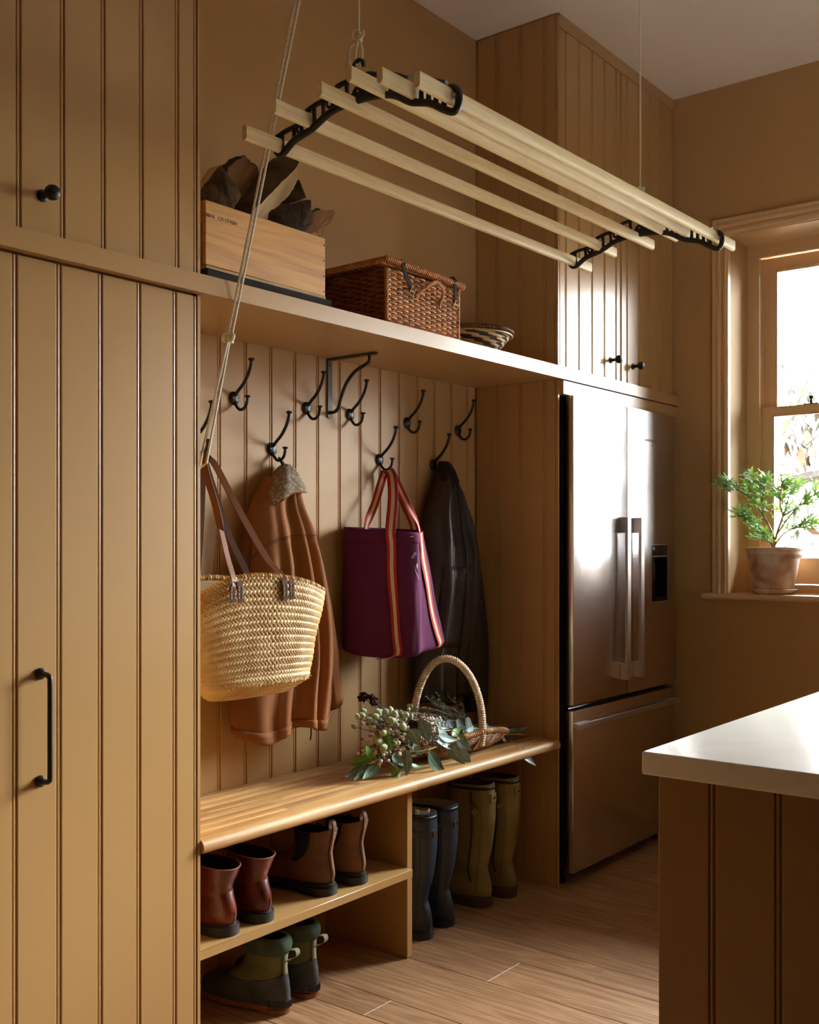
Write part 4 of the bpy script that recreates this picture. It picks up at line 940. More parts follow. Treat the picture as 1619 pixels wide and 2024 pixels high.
def bag_pt(v, t):
    """v 0..1 from rim to base, t angle"""
    i = v*(len(SS)-1); i0 = min(int(i), len(SS)-2); f = i - i0; z, cx, cy, a, b = (lerp(p, q, f) for p, q in zip(SS[i0], SS[i0+1]))
    c_, s_ = math.cos(t), math.sin(t)
    droop = -.052*abs(c_)**3*(1 - v)**1.5 + .010*math.sin(3*t + 1)*(1 - v)**2 + .020*math.exp(-((v - .86)/.10)**2)*0
    return Vector((cx + a*math.copysign(abs(c_)**.92, c_), cy + b*math.copysign(abs(s_)**.92, s_) - .012*math.exp(-((v-.80)/.06)**2)*(1 if s_ < 0 else 0), z + droop))
lay = [[bag_pt(j/24, 2*PI*k/64) for k in range(64)] for j in range(25)]
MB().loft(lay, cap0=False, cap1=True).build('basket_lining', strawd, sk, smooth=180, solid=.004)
m = MB(); NR = 19; rr = random.Random(8)
for j in range(NR):
    v = (j + .5)/NR; per = 0
    NS = 74 if v < .8 else 58
    for k in range(NS):
        t = PI*.86 + (2*PI*.64)*k/NS if True else 0
        for q in (0, 1):
            tt = t + (q*.5)*(2*PI*.64)/NS; vv = v + (.22 if q else -.22)/NR
            if vv > .995: continue
            p = bag_pt(vv, tt); e1 = (bag_pt(vv, tt + .02) - p).normalized(); e2 = (bag_pt(min(1, vv + .01), tt) - p).normalized(); nn = e1.cross(e2).normalized()
            if nn.y > 0 and math.sin(tt) < 0: nn = -nn
            a = R(38 if q else -38) + rr.uniform(-.12, .12); d = e1*math.cos(a) + e2*math.sin(a); w = nn.cross(d)
            L_, W_, H_ = .0118*rr.uniform(.9, 1.12), .0047, .0055
            c0 = p + nn*.0022
            m.add([c0 - d*L_, c0 - d*L_*.45 + w*W_ + nn*.0, c0 - d*L_*.4 + nn*H_, c0 - d*L_*.45 - w*W_, c0 + d*L_*.45 + w*W_, c0 + d*L_*.45 + nn*H_*.8, c0 + d*L_*.45 - w*W_, c0 + d*L_],
                  [(0,2,1), (0,3,2), (1,2,5,4), (2,3,6,5), (4,5,7), (5,6,7)])
o = m.build('plait', straw, sk, smooth=180); o['kind'] = 'stuff'
m = MB(); pts = [bag_pt(0, 2*PI*k/90) + Vector((0, 0, .004)) for k in range(91)]; wrapped(m, pts, .0058, .010, .0032); m.build('rim', straw, sk, smooth=60)
m = MB()
for k in range(70):
    t = PI*1.05 + PI*.9*k/70; p = bag_pt(.80 + rr.uniform(-.012, .012), t) + Vector((0, -.004, 0)); d = Vector((rr.uniform(-1, 1), rr.uniform(-.6, 0), rr.uniform(-.6, .6))).normalized()*.012
    m.tube([p - d, p + Vector((0, -.002, 0)), p + d], .0009, 4)
o = m.build('loose_straw', straw, sk); o['kind'] = 'stuff'
hl = plain('tan_strap_leather', '74401F', .5, spec=.35, noise=.25, nscale=10, bump=.15, bscale=120); hld = plain('dark_tab_leather', '54301E', .7, spec=.2, noise=.25)
hook_pt = Vector((2.040, 2.352, 1.5385))
m = MB(); m.ribbon(bez([(1.929, 2.112, 1.152), (1.938, 2.114, 1.180), (1.958, 2.165, 1.25), (1.994, 2.25, 1.384), (2.012, 2.31, 1.478), (2.033, 2.342, 1.532), hook_pt + Vector((0, 0, .003)), (2.052, 2.350, 1.528), (2.062, 2.325, 1.500), (2.083, 2.262, 1.387), (2.114, 2.178, 1.244), (2.121, 2.122, 1.190), (2.122, 2.108, 1.150)], 6), [.021]*73, [Vector((1, .25, 0)).normalized()]*16 + [Vector((.2, -1, 0)).normalized()]*14 + [Vector((.3, -.9, 0)).normalized()]*14 + [Vector((1, -.3, 0)).normalized()]*29, .0028)
m.build('handle', hl, sk, smooth=30)
m = MB(); m.ribbon(bez([(1.966, 2.300, 1.150), (1.968, 2.298, 1.19), (1.990, 2.310, 1.30), (2.020, 2.335, 1.46), hook_pt + Vector((0, .010, .003)), (2.056, 2.340, 1.46), (2.095, 2.305, 1.30), (2.150, 2.29, 1.19), (2.150, 2.292, 1.150)], 6), .020, Vector((1, -.2, 0)), .0028); m.build('handle', hld, sk, smooth=30)
for x0, y0, z0 in ((1.929, 2.113, 1.150), (2.122, 2.112, 1.150)):
    for dx in (0, .026):
        q = Vector((x0 + dx, y0 - .004 - (.002 if dx else 0) + dx*.05, z0)); m = MB()
        m.ribbon([q + Vector((-.002, .002, .030)), q, q + Vector((.003, .001, -.026))], .020, (1, 0, -.1), .003); tb_ = m.build('handle_tab', hld, sk)
        m = MB()
        for r in range(4):
            for e in (-.006, .006):
                c0 = q + Vector((e, -.0022, .014 - r*.009)); m.tube([c0 + Vector((-.0025, 0, .003)), c0 + Vector((.0025, 0, -.003))], .0008, 4); m.tube([c0 + Vector((.0025, 0, .003)), c0 + Vector((-.0025, 0, -.003))], .0008, 4)
        o = m.build('stitches', plain('cream_thread', 'E4D8C4', .8), tb_); o['kind'] = 'stuff'
# ================================================================ BOOTS (toes to the wall, heels to the front)
def leathery(name, c1, c2, rough=.42, bump=.25, scale=9, spec=.5, coat=0):
    T = NT(name); n = T.n('TexNoise', i_Scale=scale, i_Detail=6.0, i_Distortion=.6); T.l(T.coord(rnd=True), n.inputs['Vector'])
    T.l(T.ramp(n.outputs[0], (.3, rgb(c1)), (.68, rgb(c2))), T.b.inputs['Base Color']); T.b.inputs['Roughness'].default_value = rough; T.b.inputs['Coat Weight'].default_value = coat
    n2 = T.n('TexNoise', i_Scale=120.0, i_Detail=4.0); T.l(T.coord(), n2.inputs['Vector']); T.bump(n2.outputs[0], bump, .001); return T.m
def footring(z, yb, yf, wb, wf, n=40, cx=0, lean=0):
    """closed outline at height z: heel at yb (width wb), toe at yf (width wf)"""
    pts = []
    L = yf - yb
    for k in range(n):
        t = 2*PI*k/n; f = (1 - math.cos(t))/2            # 0 at heel, 1 at toe
        w = lerp(wb, wf, min(1, max(0, (f - .12)/.5)))
        s = math.sin(t); e = abs(s)**.78
        waist = 1 - .13*math.exp(-((f - .40)/.16)**2)*(1 if L > .17 else 0)
        pts.append((cx + lean*f + math.copysign(e, s)*w*waist, yb + L*f, z))
    return pts
def profile_rings(tab, zs, n=40):
    """tab rows (z, yb, yf, wb, wf)"""
    return [footring(z, *smooth_tab(tab, z), n=n) for z in zs]
def smooth_tab(tab, z):
    if z <= tab[0][0]: return tab[0][1:]
    for i in range(len(tab) - 1):
        if z <= tab[i+1][0]:
            t = (z - tab[i][0])/(tab[i+1][0] - tab[i][0]); P = [tab[max(i-1,0)], tab[i], tab[i+1], tab[min(i+2, len(tab)-1)]]
            return tuple(.5*((2*b) + (c-a)*t + (2*a-5*b+4*c-d)*t*t + (3*b-a-3*c+d)*t**3) for a, b, c, d in zip(*[p[1:] for p in P]))
    return tab[-1][1:]
def shoe_body(par, tab, z0, z1, mat, nz=26, crease=(), name='upper', inner=None, tilt=0, wall=.004, n=40, dip=0):
    zs = [lerp(z0, z1, (k/nz)) for k in range(nz + 1)]; rs = profile_rings(tab, zs, n)
    out = []
    for j, r in enumerate(rs):
        f = j/nz; q = []
        for k, p in enumerate(r):
            t = 2*PI*k/n; x, y, z = p; d = 0
            for zc_, w_, a_, side in crease:
                d += a_*math.exp(-((z - zc_ - .006*math.sin(t*3))/w_)**2)*(max(0, math.cos(t))**1 if side == 'back' else max(0, -math.cos(t)) if side == 'front' else abs(math.sin(t)))
            cx, cy = 0, sum(pp[1] for pp in r)/n
            v = Vector((x - cx, y - cy, 0)); L = v.length
            if L > 1e-6: v = v*((L - d)/L)
            q.append((cx + v.x, cy + v.y, z + (tilt*(math.cos(t)) + dip*(abs(math.sin(t))-.5))*f**5))
        out.append(q)
    top = out[-1]; c = Vector((0, sum(p[1] for p in top)/n, 0))
    def inset(r, d, dz): 
        o_ = []
        cc = Vector((sum(p[0] for p in r)/n, sum(p[1] for p in r)/n, 0))
        for p in r:
            v = Vector((p[0] - cc.x, p[1] - cc.y, 0)); L = v.length; v = v*max(.2, (L - d)/L); o_.append((cc.x + v.x, cc.y + v.y, p[2] + dz))
        return o_
    rings = out + [inset(top, wall*.5, .0012), inset(top, wall, 0)]
    o = MB().loft(rings, cap0=True, cap1=False).build(name, mat, par, smooth=60, world=False)
    jn = max(2, nz//2); inn = [inset(out[j], wall, 0) for j in range(nz, nz - jn, -1)]
    MB().loft(inn, cap0=False, cap1=True).build('lining', inner, par, smooth=180, world=False)
    return out
def sole(par, tab, z0, z1, mat, grow=.004, name='sole', n=40, heel=None):
    yb, yf, wb, wf = tab; r0 = footring(z0, yb - grow*.6, yf + grow, wb + grow*.8, wf + grow, n); r1 = footring(z1, yb - grow, yf + grow, wb + grow, wf + grow, n)
    rr_ = [footring(z0, yb - grow*.2, yf + grow*.4, wb + grow*.3, wf + grow*.4, n), footring(z0 + .002, yb - grow, yf + grow, wb + grow, wf + grow, n), r1, footring(z1 + .001, yb - grow*.4, yf + grow*.4, wb + grow*.4, wf + grow*.4, n)]
    return MB().loft(rr_).build(name, mat, par, smooth=35, world=False)
def heelblock(par, yb, y1, w, z0, z1, mat, name='heel'):
    pts = [(w*math.sin(t)*(1 if True else 1), yb + w*(1 - math.cos(t))) for t in [PI*k/10 for k in range(6)]]
    poly = [(-p[0], p[1]) for p in pts[::-1]] + pts[1:]
    poly = [(-w, y1)] + poly + [(w, y1)]
    return MB().prism(poly, 'z', z0, z1).build(name, mat, par, smooth=40, world=False)
rubb = plain('black_rubber_sole', '211D1A', .55, noise=.35, nscale=20, bump=.2, bscale=80)
darkin = plain('boot_lining_dark', '1A0F0B', .9)
SHZ = .2807
# ---- red-brown ankle boots
rb_m = leathery('oxblood_leather', '4A1A10', '7A3018', .32, .2, 11, .5, .25)
def ankle_boot(loc, rz, label):
    t = thing('ankle_boot', label, 'boot', loc, 'red brown ankle boots', rz)
    tab = [(.026,.002,.280,.038,.049),(.045,-.003,.278,.041,.051),(.065,-.002,.248,.040,.047),(.085,.004,.200,.038,.042),(.105,.011,.158,.037,.037),(.125,.011,.138,.040,.038),(.150,.002,.136,.046,.042),(.176,-.006,.140,.051,.046)]
    rs = shoe_body(t, tab, .026, .176, rb_m, 30, ((.112, .006, .0035, 'back'), (.126, .004, .002, 'back'), (.10, .01, .003, 'front')), inner=darkin, tilt=-.004, dip=.004)
    sole(t, (.000,.282,.039,.049), .009, .027, plain('dark_leather_sole', '2E241F', .6, noise=.3, nscale=25), .004)
    heelblock(t, -.005, .080, .043, .0, .024, plain('stacked_heel', '2A221E', .6, noise=.3, nscale=25))
    m = MB(); m.tube([(p[0]*1.02, p[1] + (.0 if p[1] > .05 else -.0005), p[2]) for p in rs[-1]], .0016, 5, closed=True); m.build('collar_edge', plain('tan_edge', '8A5A34', .6), t, world=False)
    m = MB()
    for zz in (.050, .054): m.tube([(.0006, smooth_tab(tab, z)[0] - .0008, z) for z in (.030, .040, .052, .060)], .0008, 4)
    m.build('back_seam', plain('seam_dark', '2A0E08', .7), t, world=False)
    m = MB(); m.tube(bez([(-.012, .120, .165), (-.020, .138, .175), (-.012, .150, .150), (.004, .145, .120)], 5), .0014, 5); m.tube(bez([(.012, .120, .165), (.024, .140, .172), (.026, .160, .130), (.012, .165, .105)], 5), .0014, 5); m.build('lace', plain('dark_lace', '1E1410', .8), t, world=False)
    return t
ankle_boot((1.872, 2.045, SHZ), R(4), 'red-brown leather ankle boot at the left end of the boot shelf')
ankle_boot((1.998, 2.046, SHZ), R(5), 'red-brown leather ankle boot second from the left on the boot shelf')
# ---- brown pull-on boots with elastic sides
cb_m = leathery('brown_nubuck', '5A3A24', '8A5F3C', .6, .3, 7)
def chelsea(loc, rz, label):
    t = thing('pull_on_boot', label, 'boot', loc, 'brown elastic sided boots', rz)
    tab = [(.030,.004,.285,.038,.050),(.050,-.002,.282,.041,.051),(.070,-.002,.250,.040,.047),(.090,.003,.200,.039,.041),(.112,.008,.152,.038,.037),(.135,.006,.134,.040,.038),(.160,-.002,.134,.045,.041),(.186,-.008,.138,.049,.045)]
    rs = shoe_body(t, tab, .030, .182, cb_m, 30, ((.10, .012, .003, 'back'),), inner=darkin, tilt=.004, dip=-.010)
    sole(t, (.000,.288,.040,.050), .006, .032, rubb, .005); heelblock(t, -.006, .090, .045, .0, .022, rubb)
    for sd in (-1, 1):
        g = []
        for i in range(7):
            z = lerp(.092, .180, i/6); yb, yf, wb, wf = smooth_tab(tab, z); hw = lerp(.012, .030, i/6); g.append([(sd*(lerp(wb, wf, .35) + .0030), (yb+yf)/2 + hw*(k/3 - 1) + .006, z - .004*(1-abs(k/3-1))) for k in range(7)])
        MB().sheet(g).build('elastic_panel', plain('black_elastic', '120F0E', .9, bump=.5, bscale=500), t, world=False, solid=.003)
    m = MB(); m.ribbon([(0, smooth_tab(tab, z)[0] - .0018, z) for z in (.034, .06, .09, .12, .15, .178)], .014, (1, 0, 0), .002); m.build('back_strip', cb_m, t, world=False, smooth=180)
    m = MB(); m.ribbon(bez([(0, -.006, .168), (0, -.010, .190), (0, -.006, .208), (0, .003, .212), (0, .008, .200), (0, .004, .176)], 5), .014, (1, 0, 0), .002); m.build('pull_tab', leathery('pale_tab_leather', '7A5238', 'A87E58', .5), t, world=False, smooth=60)
    return t
chelsea((2.262, 2.060, SHZ), R(3), 'brown pull-on boot with black elastic side and pull tab, further left of its pair')
chelsea((2.392, 2.056, SHZ), R(2), 'brown pull-on boot next to the upright divider on the boot shelf')
# ---- green duck boots
dg = leathery('olive_suede', '46482A', '72724A', .9, .5, 8, .2); dgc = leathery('green_suede_collar', '36443A', '5A6A56', .95, .4, 14, .1); dgr = leathery('dark_rubber_shell', '26292A', '44484A', .5, .2, 16); gum = plain('gum_rubber', '8A5230', .6, noise=.25, nscale=20); tabm = plain('olive_tape', '7E7A5A', .85, bump=.4, bscale=400)
def duck(loc, rz, label):
    t = thing('duck_boot', label, 'boot', loc, 'green rubber bottomed boots', rz)
    shell = [(.018,.000,.292,.040,.052),(.035,-.002,.294,.041,.054),(.060,.000,.280,.040,.050),(.078,.006,.235,.038,.045),(.088,.010,.215,.037,.043)]
    zs = [lerp(.018, .080, k/9) for k in range(10)]; rs = profile_rings(shell, zs)
    rs = [[(p[0]*1.0, p[1], p[2] + (.026*max(0, math.cos(2*PI*k/40))**2 + .0)*(j/9)**2) for k, p in enumerate(r)] for j, r in enumerate(rs)]
    MB().loft(rs, cap0=True, cap1=True).build('rubber_shell', dgr, t, smooth=60, world=False)
    m = MB()
    for k in range(-11, 12):
        a = k*.075; r = footring(.026, -.0035, .296, .043, .055, 84); i = int(84*(a/(2*PI))) % 84; p = r[i]; m.tube([(p[0], p[1], .018), (p[0], p[1], .036)], .0022, 4)
    o = m.build('tread_ribs', dgr, t, world=False); o['kind'] = 'stuff'
    up = [(.060,.010,.230,.036,.042),(.085,.010,.190,.036,.040),(.105,.012,.160,.037,.038),(.130,.014,.142,.039,.037),(.155,.012,.135,.042,.040),(.175,.006,.136,.045,.043),(.196,.002,.138,.047,.045)]
    shoe_body(t, up, .060, .170, dg, 22, ((.10, .010, .004, 'back'), (.125, .008, .003, 'side')), inner=darkin)
    cl = [(.160,.008,.140,.045,.043),(.168,.001,.143,.048,.046),(.185,-.002,.144,.050,.048),(.198,.002,.140,.048,.046),(.203,.008,.135,.044,.042)]
    shoe_body(t, cl, .158, .203, dgc, 10, (), 'padded_collar', darkin, wall=.010)
    sole(t, (.002,.292,.040,.052), .006, .020, gum, .003, 'gum_sole'); heelblock(t, .000, .085, .038, .0, .014, gum, 'gum_heel')
    m = MB(); m.ribbon([(0, smooth_tab(up, z)[0] - .0022, z) for z in (.088, .105, .125, .145, .158)], .020, (1, 0, 0), .0024); m.build('heel_strip', tabm, t, world=False, smooth=180)
    m = MB(); m.ribbon(bez([(0, .006, .142), (0, -.012, .150), (0, -.030, .164), (0, -.028, .178), (0, -.012, .176), (0, .002, .168)], 5), .018, (1, 0, 0), .0024); m.build('pull_loop', tabm, t, world=False, smooth=60)
    m = MB()
    for k in range(4):
        z = .10 + k*.018; yf = smooth_tab(up, z)[1]; m.tube(bez([(-.024, yf - .012, z), (0, yf + .004, z + .004), (.024, yf - .012, z)], 4), .0018, 5)
    m.build('lace', plain('russet_lace', '7A3E20', .8), t, world=False)
    return t
duck((2.092, 2.066, .0005), R(9), 'green and black duck boot on the floor, nearer the left cupboard')
duck((2.218, 2.078, .0005), R(7), 'green and black duck boot on the floor, right of its pair')
# ---- wellington boots
def welly(loc, rz, label, kind):
    navy = kind == 'navy'
    t = thing('wellington_boot', label, 'boot', loc, 'navy wellington boots' if navy else 'olive wellington boots', rz)
    if navy:
        mt = MATS.get('wn') or leathery('navy_rubber', '191F2A', '323B4B', .42, .1, 5); MATS['wn'] = mt; inn = plain('cream_lining', 'BFB49C', .9); H = .405
        tab = [(.020,-.004,.292,.041,.050),(.045,-.006,.290,.044,.053),(.070,-.003,.250,.042,.048),(.095,.005,.192,.040,.042),(.120,.011,.158,.040,.039),(.150,.006,.150,.044,.041),(.20,-.006,.158,.050,.047),(.28,-.016,.168,.058,.056),(.35,-.018,.170,.062,.060),(.405,-.014,.168,.063,.061)]
        cr = ((.115, .010, .004, 'back'), (.145, .010, .003, 'back'), (.10, .012, .003, 'front'))
    else:
        mt = MATS.get('wo') or leathery('olive_rubber', '6E5E30', '9C8E56', .55, .15, 4); MATS['wo'] = mt; inn = plain('chestnut_leather_lining', '6A2E18', .6); H = .430
        tab = [(.030,.000,.300,.041,.052),(.055,-.004,.298,.043,.054),(.080,-.002,.255,.041,.047),(.105,.006,.195,.040,.042),(.130,.010,.160,.041,.040),(.165,.004,.152,.045,.042),(.22,-.006,.160,.051,.049),(.30,-.014,.168,.058,.056),(.37,-.014,.168,.060,.058),(.430,-.010,.162,.060,.058)]
        cr = ((.125, .014, .004, 'back'), (.16, .012, .002, 'back'), (.11, .012, .003, 'front'))
    rs = shoe_body(t, tab, tab[0][0], H, mt, 44, cr, 'shaft', inn, wall=.005, tilt=.003)
    if navy:
        sole(t, (-.003,.292,.042,.051), .004, .024, rubb, .003); heelblock(t, -.007, .085, .044, .0, .020, plain('navy_heel_rubber', '1A2230', .5))
    else:
        mud = plain('muddy_sole', '4E3A2C', .85, noise=.4, nscale=30, bump=.5, bscale=90)
        sole(t, (-.001,.302,.043,.053), .006, .036, mud, .005); heelblock(t, -.006, .095, .046, .0, .030, mud)
    for sx_ in ((1, -1)):
        m = MB(); pts = []
        for k in range(20):
            z = lerp(.05, H - .012, k/19); yb, yf, wb, wf = smooth_tab(tab, z); r = footring(z, yb, yf, wb, wf, 40); p = r[5 if sx_ > 0 else 35]; pts.append((p[0]*1.015, p[1] - .0015, z))
        m.ribbon(pts, .006 if not navy else .004, (1, -.6*sx_, 0), .0018); m.build('seam', mt, t, world=False, smooth=180)
    trim = plain('navy_trim', '10151F', .45) if navy else plain('dark_brown_binding', '2E1E14', .5)
    m = MB(); top = footring(H - .006, *[v + d for v, d in zip(smooth_tab(tab, H), (-.0015, .0015, .0015, .0015))], n=40); bot = footring(H - .016, *[v + d for v, d in zip(smooth_tab(tab, H), (-.0015, .0015, .0015, .0015))], n=40)
    m.loft([bot, top], cap0=False, cap1=False); m.build('top_band', trim, t, world=False, smooth=180, solid=.002)
    if navy:
        z = .345; yb, yf, wb, wf = smooth_tab(tab, z); px = -wb - .001
        m = MB(); f4 = [(-.022, yb + .012, z - .012), (-.006, yb - .001, z - .012), (-.006, yb - .001, z + .012), (-.022, yb + .012, z + .012)]
        m.tube([(x - .0, y - .003, q) for x, y, q in f4], .0014, 5, closed=True); m.build('buckle', plain('brass_bright', 'C89A4A', .25, 1), t, world=False)
        m = MB(); m.ribbon([(-wb*.95, yb + .050, z), (-wb*.72, yb + .018, z), (-.010, yb - .0012, z), (.012, yb - .0012, z)], .016, (0, 0, 1), .002); m.build('strap', mt, t, world=False, smooth=60)
        if loc[0] < 2.8:
            m = MB(); m.sheet([[(-.025 + .05*k/6, .030 + .02*math.sin(k), H - .02 + .028*i/3 + .004*math.sin(k*1.4)) for k in range(7)] for i in range(4)]); m.build('paper_tag', plain('cream_paper', 'E2D8C2', .9), t, world=False, solid=.0006)
    else:
        z = .385; yb, yf, wb, wf = smooth_tab(tab, z); m = MB(); m.rbox(-.018, .018, yb - .0030, yb + .004, z - .018, z + .016, .0015, 1); m.build('patch', mt, t, world=False); m = MB(); m.lathe([(.005, yb - .005), (.0045, yb - .0058), (.001, yb - .006)], (0, 0, z), 14, axis='y'); m.build('stud', plain('dark_stud', '1c1713', .35, 1), t, world=False)
        z0_ = .30; m = MB(); m.tube([(-smooth_tab(tab, q)[2] - .0012, smooth_tab(tab, q)[0] + .055, q) for q in [.09 + .34*k/16 for k in range(16)]], .0032, 6); m.build('side_zip', plain('zip_dark', '1a1512', .5), t, world=False)
        m = MB(); m.ribbon(bez([(-.050, .050, .365), (-.066, .035, .355), (-.062, .020, .335)], 5), .022, (0, .3, 1), .003); m.lathe([(.007, 0), (.005, .004)], (-.066, .028, .347), 12, axis='x'); m.build('strap_flap', mt, t, world=False, smooth=60)
    return t
welly((2.772, 2.098, .0005), R(4), 'navy rubber wellington boot with brass buckle beside the divider', 'navy')
welly((2.908, 2.112, .0005), R(3), 'navy rubber wellington boot, right of the pair and further back', 'navy')
welly((3.150, 2.118, .0005), R(6), 'olive green tall wellington boot with studded patch, left of its pair', 'olive')
welly((3.290, 2.106, .0005), R(3), 'olive green tall wellington boot nearest the right boarded cheek', 'olive')
# ================================================================ FLOWER TRUG ON THE BENCH
EL = [(2.577,2.130,0.699,2.580,2.100,0.636,0.020,1), (2.671,2.100,0.692,2.695,2.080,0.638,0.036,0), (2.708,2.090,0.719,2.743,2.080,0.638,0.036,0), (2.776,2.130,0.701,2.816,2.120,0.652,0.028,2), (2.828,2.120,0.698,2.884,2.100,0.665,0.024,0), (2.891,2.120,0.687,2.924,2.110,0.659,0.020,3), (2.946,2.120,0.680,2.998,2.110,0.651,0.024,3), (3.032,2.140,0.672,3.067,2.130,0.642,0.030,0), (2.883,2.090,0.641,2.952,2.090,0.667,0.018,1), (2.818,2.100,0.672,2.862,2.090,0.652,0.030,0), (2.795,2.080,0.657,2.894,2.070,0.631,0.024,0), (2.773,2.070,0.642,2.877,2.055,0.609,0.022,3), (2.899,2.080,0.645,2.958,2.060,0.586,0.030,0), (2.835,2.070,0.621,2.890,2.040,0.550,0.034,0), (2.890,2.070,0.593,2.925,2.040,0.549,0.026,3), (2.716,2.060,0.618,2.780,2.030,0.536,0.036,2), (2.681,2.090,0.639,2.698,2.070,0.608,0.018,3), (2.652,2.100,0.630,2.623,2.080,0.553,0.026,0), (2.574,2.110,0.606,2.659,2.100,0.584,0.030,2), (2.534,2.140,0.620,2.464,2.180,0.601,0.022,1), (2.526,2.130,0.626,2.494,2.130,0.662,0.022,1), (2.547,2.130,0.649,2.585,2.110,0.623,0.026,2), (2.519,2.130,0.605,2.435,2.130,0.568,0.022,2), (2.498,2.140,0.600,2.429,2.160,0.574,0.020,2), (2.531,2.110,0.599,2.454,2.110,0.572,0.024,2), (2.595,2.090,0.584,2.568,2.090,0.557,0.020,1), (2.589,2.080,0.566,2.605,2.080,0.553,0.014,3), (3.328,2.160,0.586,3.449,2.140,0.594,0.022,0), (3.137,2.140,0.641,3.194,2.130,0.611,0.024,0), (3.185,2.150,0.619,3.253,2.140,0.600,0.020,0), (3.249,2.170,0.605,3.323,2.150,0.588,0.022,3), (3.221,2.040,0.561,3.257,1.990,0.495,0.026,3), (2.700,2.120,0.705,2.707,2.100,0.683,0.022,3), (2.658,2.090,0.583,2.713,2.080,0.572,0.016,1), (2.564,2.120,0.623,2.522,2.130,0.609,0.018,2), (3.053,2.120,0.648,2.962,2.100,0.644,0.022,0), (2.766,2.110,0.670,2.801,2.100,0.647,0.022,2), (2.593,2.110,0.619,2.629,2.100,0.596,0.024,0), (2.718,2.110,0.638,2.659,2.100,0.643,0.020,2), (3.058,2.130,0.628,3.141,2.130,0.624,0.020,0)]
cane = plain('cane_brown', 'A0703F', .5, noise=.4, nscale=30); canel = plain('cane_pale', 'C8A67A', .5, noise=.3, nscale=30); canew = plain('cane_white_wrap', 'E6D4B8', .55, noise=.22, nscale=45)
ZB = .5545
tg = thing('flower_trug', 'shallow wicker flower trug with tall pale wrapped handle on the bench', 'basket', (3.04, 2.22, ZB))
def tray(s, t):
    rho = (abs(s)**2.6 + abs(t)**2.6)**(1/2.6)
    return Vector((3.045 + .245*s, 2.190 + .112*t, ZB + .010 + (.056*min(1, rho)**6 + .010*abs(t)**2)*(1 - .55*max(0, s)**2 - .25*max(0, -s)**2)))
def outl(a, k=1.0):
    c_, s_ = math.cos(a), math.sin(a); q = (abs(c_)**2.6 + abs(s_)**2.6)**(-1/2.6); return c_*q*k, s_*q*k
m = MB()
for i in range(15):
    t = lerp(-.93, .93, i/14); smx = (1 - abs(t)**2.6)**(1/2.6)*.985
    m.tube([tray(lerp(-smx, smx, k/40), t) + Vector((0, 0, .0042*math.cos(PI*(k*.5 + i)))) for k in range(41)], .0038, 5)
for i in range(40):
    a = 2*PI*i/40
    m.tube([tray(*outl(a, q)) + Vector((0, 0, -.003)) for q in (.55, .75, .9, 1.0)], .0036, 5)
w_ = m.build('tray_weave', cane, tg, smooth=60); w_['kind'] = 'stuff'
m = MB()
for q, dz in [(.70 + .030*k, -.003) for k in range(10)]:
    for ph in (0, PI): m.tube([tray(*outl(2*PI*k/80, q + .008*math.cos(PI*k + ph))) + Vector((0, 0, dz + .0035*math.cos(PI*k/2 + ph))) for k in range(80)], .0032, 5, closed=True)
o = m.build('side_weave', cane, tg, smooth=60); o['kind'] = 'stuff'
m = MB(); wrapped(m, [tray(*outl(2*PI*k/70, 1.0)) + Vector((0, 0, .004)) for k in range(71)], .0075, .010, .0034, 1.0); m.build('rim', canel, tg, smooth=60)
m = MB()
for k in range(11):
    a = lerp(-.9, .35, k/10); p = tray(*outl(a, .92)); m.tube([p + Vector((0, 0, -.004)), p + Vector((.010*math.cos(a), .012*math.sin(a), -.022 if p.z > ZB + .028 else -.012))], .0036, 6)
m.build('stake_ends', plain('cane_cut_dark', '4A2E1C', .6), tg)['kind'] = 'stuff'
m = MB(); hp_ = bez([(3.046, 2.086, .585), (3.052, 2.083, .64), (3.048, 2.088, .72), (3.030, 2.104, .80), (2.998, 2.134, .862), (2.960, 2.168, .886), (2.925, 2.204, .866), (2.898, 2.232, .80), (2.884, 2.248, .71), (2.886, 2.252, .60)], 8)
wrapped(m, hp_, .0105, .0078, .0036); m.build('handle', canew, tg, smooth=60)
m = MB(); rr = random.Random(2)
for k in range(9):
    f = (k - 4)/4; m.tube(bez([(3.048 + f*.006, 2.081, .640), (3.046 + f*.022, 2.081, .605), (3.044 + f*.045, 2.086, .578)], 4), .0036, 5)
m.build('handle_binding', cane, tg, smooth=60)
# ---- leaf mesh shared by every eucalyptus leaf (unit length along x)
def leaf_mesh(name, curve, mat):
    m = MB(); G = []
    for i in range(11):
        f = i/10; w = .5*math.sin(PI*f**.72)**.9*(1 - .15*f) if 0 < f < 1 else .004
        G.append([(f, w*(k/2 - 1)*1.0 + curve*math.sin(PI*f), .10*abs(k/2 - 1)*w - .12*math.sin(PI*f*.9)) for k in range(5)])
    m.sheet(G); o = m.build(name, mat, smooth=180); me = o.data; bpy.data.objects.remove(o); return me
def eucleaf(name, a, b, v):
    T = NT(name); c = T.coord(); sp = T.n('SeparateXYZ'); T.l(c, sp.inputs[0]); ab = T.n('Math', operation='ABSOLUTE'); T.l(sp.outputs['Y'], ab.inputs[0])
    n = T.n('TexNoise', i_Scale=6.0); T.l(T.coord(rnd=True), n.inputs['Vector'])
    base_ = T.ramp(n.outputs[0], (.3, rgb(a)), (.7, rgb(b))); vein = T.ramp(ab.outputs[0], (.012, rgb(v)), (.03, (0, 0, 0)))
    mk = T.ramp(ab.outputs[0], (.012, (1, 1, 1)), (.035, (0, 0, 0))); T.l(T.mix(mk, base_, rgb(v)), T.b.inputs['Base Color']); T.b.inputs['Roughness'].default_value = .45; return T.m
